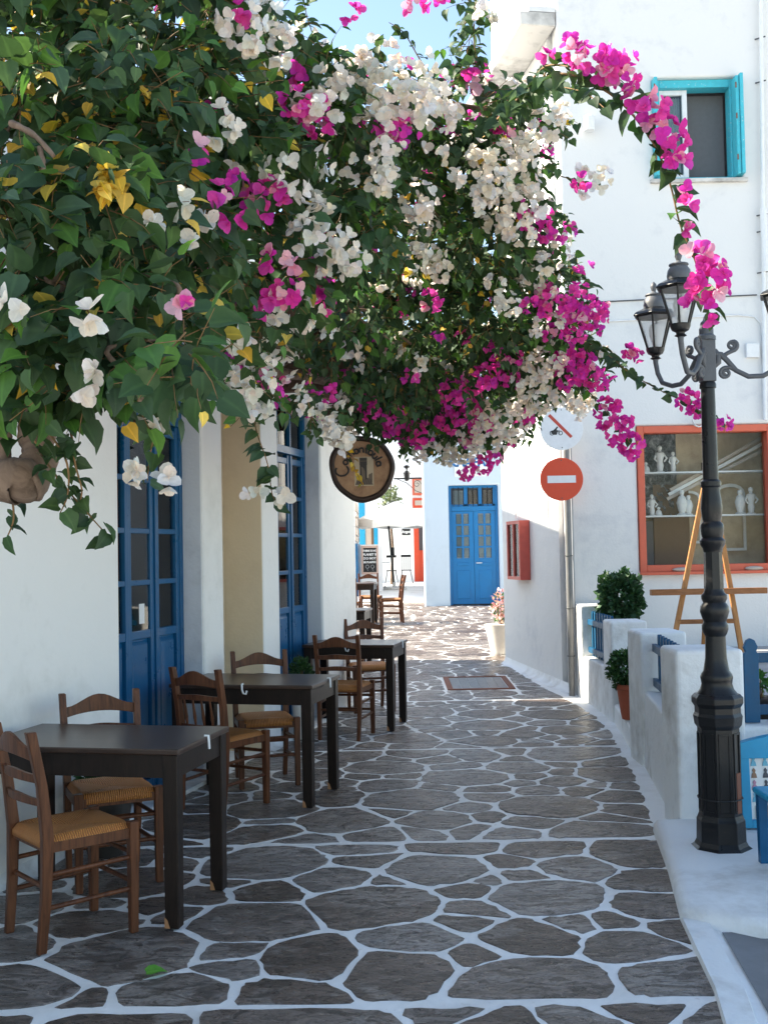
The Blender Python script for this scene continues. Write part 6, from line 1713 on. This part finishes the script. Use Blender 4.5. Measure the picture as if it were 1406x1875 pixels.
# woody stems
def woody(path, r0, r1, n=9, name='branch'):
    pts = [P(*q) for q in path]; dense = []
    for i in range(len(pts) - 1):
        for k in range(5):
            u = k / 5; p0 = pts[max(i - 1, 0)]; p1 = pts[i]; p2 = pts[i + 1]; p3 = pts[min(i + 2, len(pts) - 1)]
            dense.append(.5 * ((2 * p1) + (p2 - p0) * u + (2 * p0 - 5 * p1 + 4 * p2 - p3) * u * u + (3 * p1 - p0 - 3 * p2 + p3) * u ** 3) + rv(fr) * r0 * .12)
    dense.append(pts[-1]); m_ = len(dense)
    b = MB(); b.tube(dense, [(r0 + (r1 - r0) * i / (m_ - 1)) * (1 + .12 * math.sin(i * 1.7)) for i in range(m_)], n); return b.build(name, M['bark'], bg_)
b = MB()
tp0 = [BB + Vector((0, 0, -.05)), BB + Vector((.03, -.08, .5)), BB + Vector((-.02, -.2, 1.1)), BB + Vector((.08, -.33, 1.55)), BB + Vector((.30, -.45, 1.78)), P(5, 880, 2.85), P(45, 885, 2.85), P(70, 850, 2.9), P(62, 790, 2.95), P(60, 700, 3.0), P(110, 560, 3.1)]
tr0 = [.12, .10, .085, .075, .068, .060, .054, .046, .04, .034, .03]
tp = []; trr = []
for i in range(len(tp0) - 1):
    for k in range(8):
        u = k / 8; p0 = tp0[max(i - 1, 0)]; p1 = tp0[i]; p2 = tp0[i + 1]; p3 = tp0[min(i + 2, len(tp0) - 1)]
        tp.append(.5 * ((2 * p1) + (p2 - p0) * u + (2 * p0 - 5 * p1 + 4 * p2 - p3) * u * u + (3 * p1 - p0 - 3 * p2 + p3) * u ** 3))
        trr.append((tr0[i] + (tr0[i + 1] - tr0[i]) * u) * (1 + .10 * math.sin(len(tp) * .9) + .06 * math.sin(len(tp) * 2.3)))
b.tube(tp, trr, 20); b.build('trunk', M['bark'], bg_)
woody([(5, 870, 2.86), (2, 800, 2.9), (5, 740, 2.95), (20, 600, 3.1)], .028, .02)
woody([(70, 845, 2.9), (90, 790, 2.9), (95, 700, 2.95)], .026, .015)
woody([(110, 560, 3.1), (220, 470, 3.6), (340, 470, 4.2), (470, 500, 5.0), (650, 490, 5.6), (740, 470, 5.8), (790, 430, 5.8), (880, 330, 5.6), (950, 250, 5.3)], .05, .018)
woody([(340, 470, 4.2), (400, 560, 5.2), (520, 585, 6.2), (660, 560, 6.6), (800, 560, 6.9), (880, 620, 7.2), (960, 680, 7.2)], .045, .018)
woody([(340, 520, 4.5), (450, 660, 5.8), (560, 690, 6.8), (700, 720, 7.8), (820, 760, 8.2)], .04, .015)
woody([(110, 560, 3.1), (150, 380, 3.3), (250, 200, 3.6), (400, 60, 4.0), (560, -60, 4.4)], .04, .018)
woody([(470, 500, 5.0), (560, 330, 4.8), (640, 230, 4.8), (780, 190, 5.0), (900, 200, 5.0)], .03, .010)
woody([(20, 225, 2.55), (60, 245, 2.52), (98, 285, 2.5)], .009, .006, 6)
woody([(73, 270, 2.52), (78, 295, 2.5), (80, 315, 2.5)], .007, .006, 6)
woody([(860, 540, 6.0), (880, 510, 5.9), (860, 480, 5.9)], .014, .008, 6)
for k in range(26):
    cxx = fr.choice([q for q in CL if 200 < q[1] < 700 and q[0] < 900]); px = cxx[0] + fr.uniform(-.6, .6) * cxx[3]; py = cxx[1] + fr.uniform(-.6, .6) * cxx[4]; Y = cxx[2]
    woody([(px, py, Y), (px + fr.uniform(-60, 60), py + fr.uniform(-60, 40), Y - .05), (px + fr.uniform(-110, 110), py + fr.uniform(-100, 60), Y + .1)], .009, .003, 5)

tb = MB()
for t_ in twigs:
    pts, th = (t_ if isinstance(t_, tuple) else (t_, .0022))
    m_ = len(pts)
    tb.tube(pts, [th * (1 - .6 * i / max(1, m_ - 1)) for i in range(m_)], 4, caps=False)
o = tb.build('twigs', M['twig'], bg_); tag(o, kind='stuff')

# the leaves and blooms that show largest are objects, the others are one mesh
def screen(p):
    v = CAMR.transposed() @ (p - Vector((0, 0, CAMZ)))
    return CXP + FPX * v.x / -v.z, CYP - FPX * v.y / -v.z, -v.z
def rank(p, s):
    x, y, d = screen(p)
    inside = -20 < x < 1426 and -20 < y < 1890
    f0 = front(x, y) or 9
    hid = max(0, (p.y - f0)) if f0 < 8.9 else 0
    return (s / d) / (1 + 6 * hid) if inside else 0
def one_leaf_meshes(tpl, mat, cols, name, n):
    out = []
    r = random.Random(n)
    for k in range(n):
        me = bpy.data.meshes.new(name); tp = tpl.copy(); tp[:, 2] *= r.uniform(.5, 2.0)
        me.from_pydata(tp.tolist(), [], LF); me.polygons.foreach_set('use_smooth', [True] * len(LF))
        a = me.attributes.new('Col', 'FLOAT_COLOR', 'POINT'); a.data.foreach_set('color', [q for _ in range(len(tp)) for q in (*cols[k % len(cols)], MID[_])])
        me.materials.append(mat); out.append((me, cols[k % len(cols)]))
    return out
order = sorted(range(len(leaves)), key=lambda i: -rank(leaves[i][0], leaves[i][3]))
big = order[:298]; small = order[298:]
LM = one_leaf_meshes(LT, M['leaf'], [vary(c, fr, .2) for c in GREEN * 3 + BRIGHT + YELL], 'leaf', 20)
def closest(col): return min(LM, key=lambda q: sum((a - b) ** 2 for a, b in zip(q[1], col)) * (1 + fr.random() * .8))[0]
for i in big:
    p, t, n, s, c, k = leaves[i]
    x, y, z = leaf_frame(t, n)
    o = bpy.data.objects.new('leaf', closest(c)); COL.objects.link(o); o.parent = bg_
    m4 = Matrix((( x.x, y.x, z.x), (x.y, y.y, z.y), (x.z, y.z, z.z))).to_4x4() @ Matrix.Diagonal((s, s, s, 1))
    o.matrix_basis = Matrix.Translation(p - BB) @ m4
o = leaf_mesh('foliage', [leaves[i] for i in small], LT, M['leaf'], bg_, BB); tag(o, kind='stuff')
for kind, nm in (('white', 'white_bloom'), ('pink', 'magenta_bloom')):
    fl = flowers[kind]
    order = sorted(range(len(fl)), key=lambda i: -rank(fl[i][0][0], fl[i][0][3]))
    protos = []
    for k in range(14):
        # a bloom of three bracts about its own centre, pointing up z
        col = [(WH if kind == 'white' else PK + PALE)[k % (4 if kind == 'white' else 7)]][0]
        r = random.Random(k); its = []
        for q in range(3):
            t = Vector((math.cos(2.094 * q), math.sin(2.094 * q), 0)); op = r.uniform(.25, .75)
            its.append((Vector((0, 0, 0)), t + Vector((0, 0, op)), Vector((0, 0, 1)) - t * op, r.uniform(.85, 1.15), vary(col, r, .1), r.uniform(.6, 1.6)))
        ob = leaf_mesh(nm, its, BT, M['petal'], None, Vector((0, 0, 0))); protos.append(ob.data); bpy.data.objects.remove(ob)
    for i in order[:290]:
        its = fl[i]; p = its[0][0]; d = (its[0][1] + its[1][1] + its[2][1])
        d = d.normalized() if d.length > .01 else Vector((0, -1, 0))
        o = bpy.data.objects.new(nm, fr.choice(protos)); COL.objects.link(o); o.parent = bg_
        s = its[0][3]
        o.matrix_basis = Matrix.Translation(p - BB) @ d.to_track_quat('Z', 'Y').to_matrix().to_4x4() @ Matrix.Rotation(fr.uniform(0, 6.28), 4, 'Z') @ Matrix.Diagonal((s, s, s, 1))
    o = leaf_mesh(nm + 's', [it for i in order[290:] for it in fl[i]], BT, M['petal'], bg_, BB); tag(o, kind='stuff')
print('leaves', len(leaves), 'white', len(flowers['white']), 'pink', len(flowers['pink']), 'stones', len(stones))
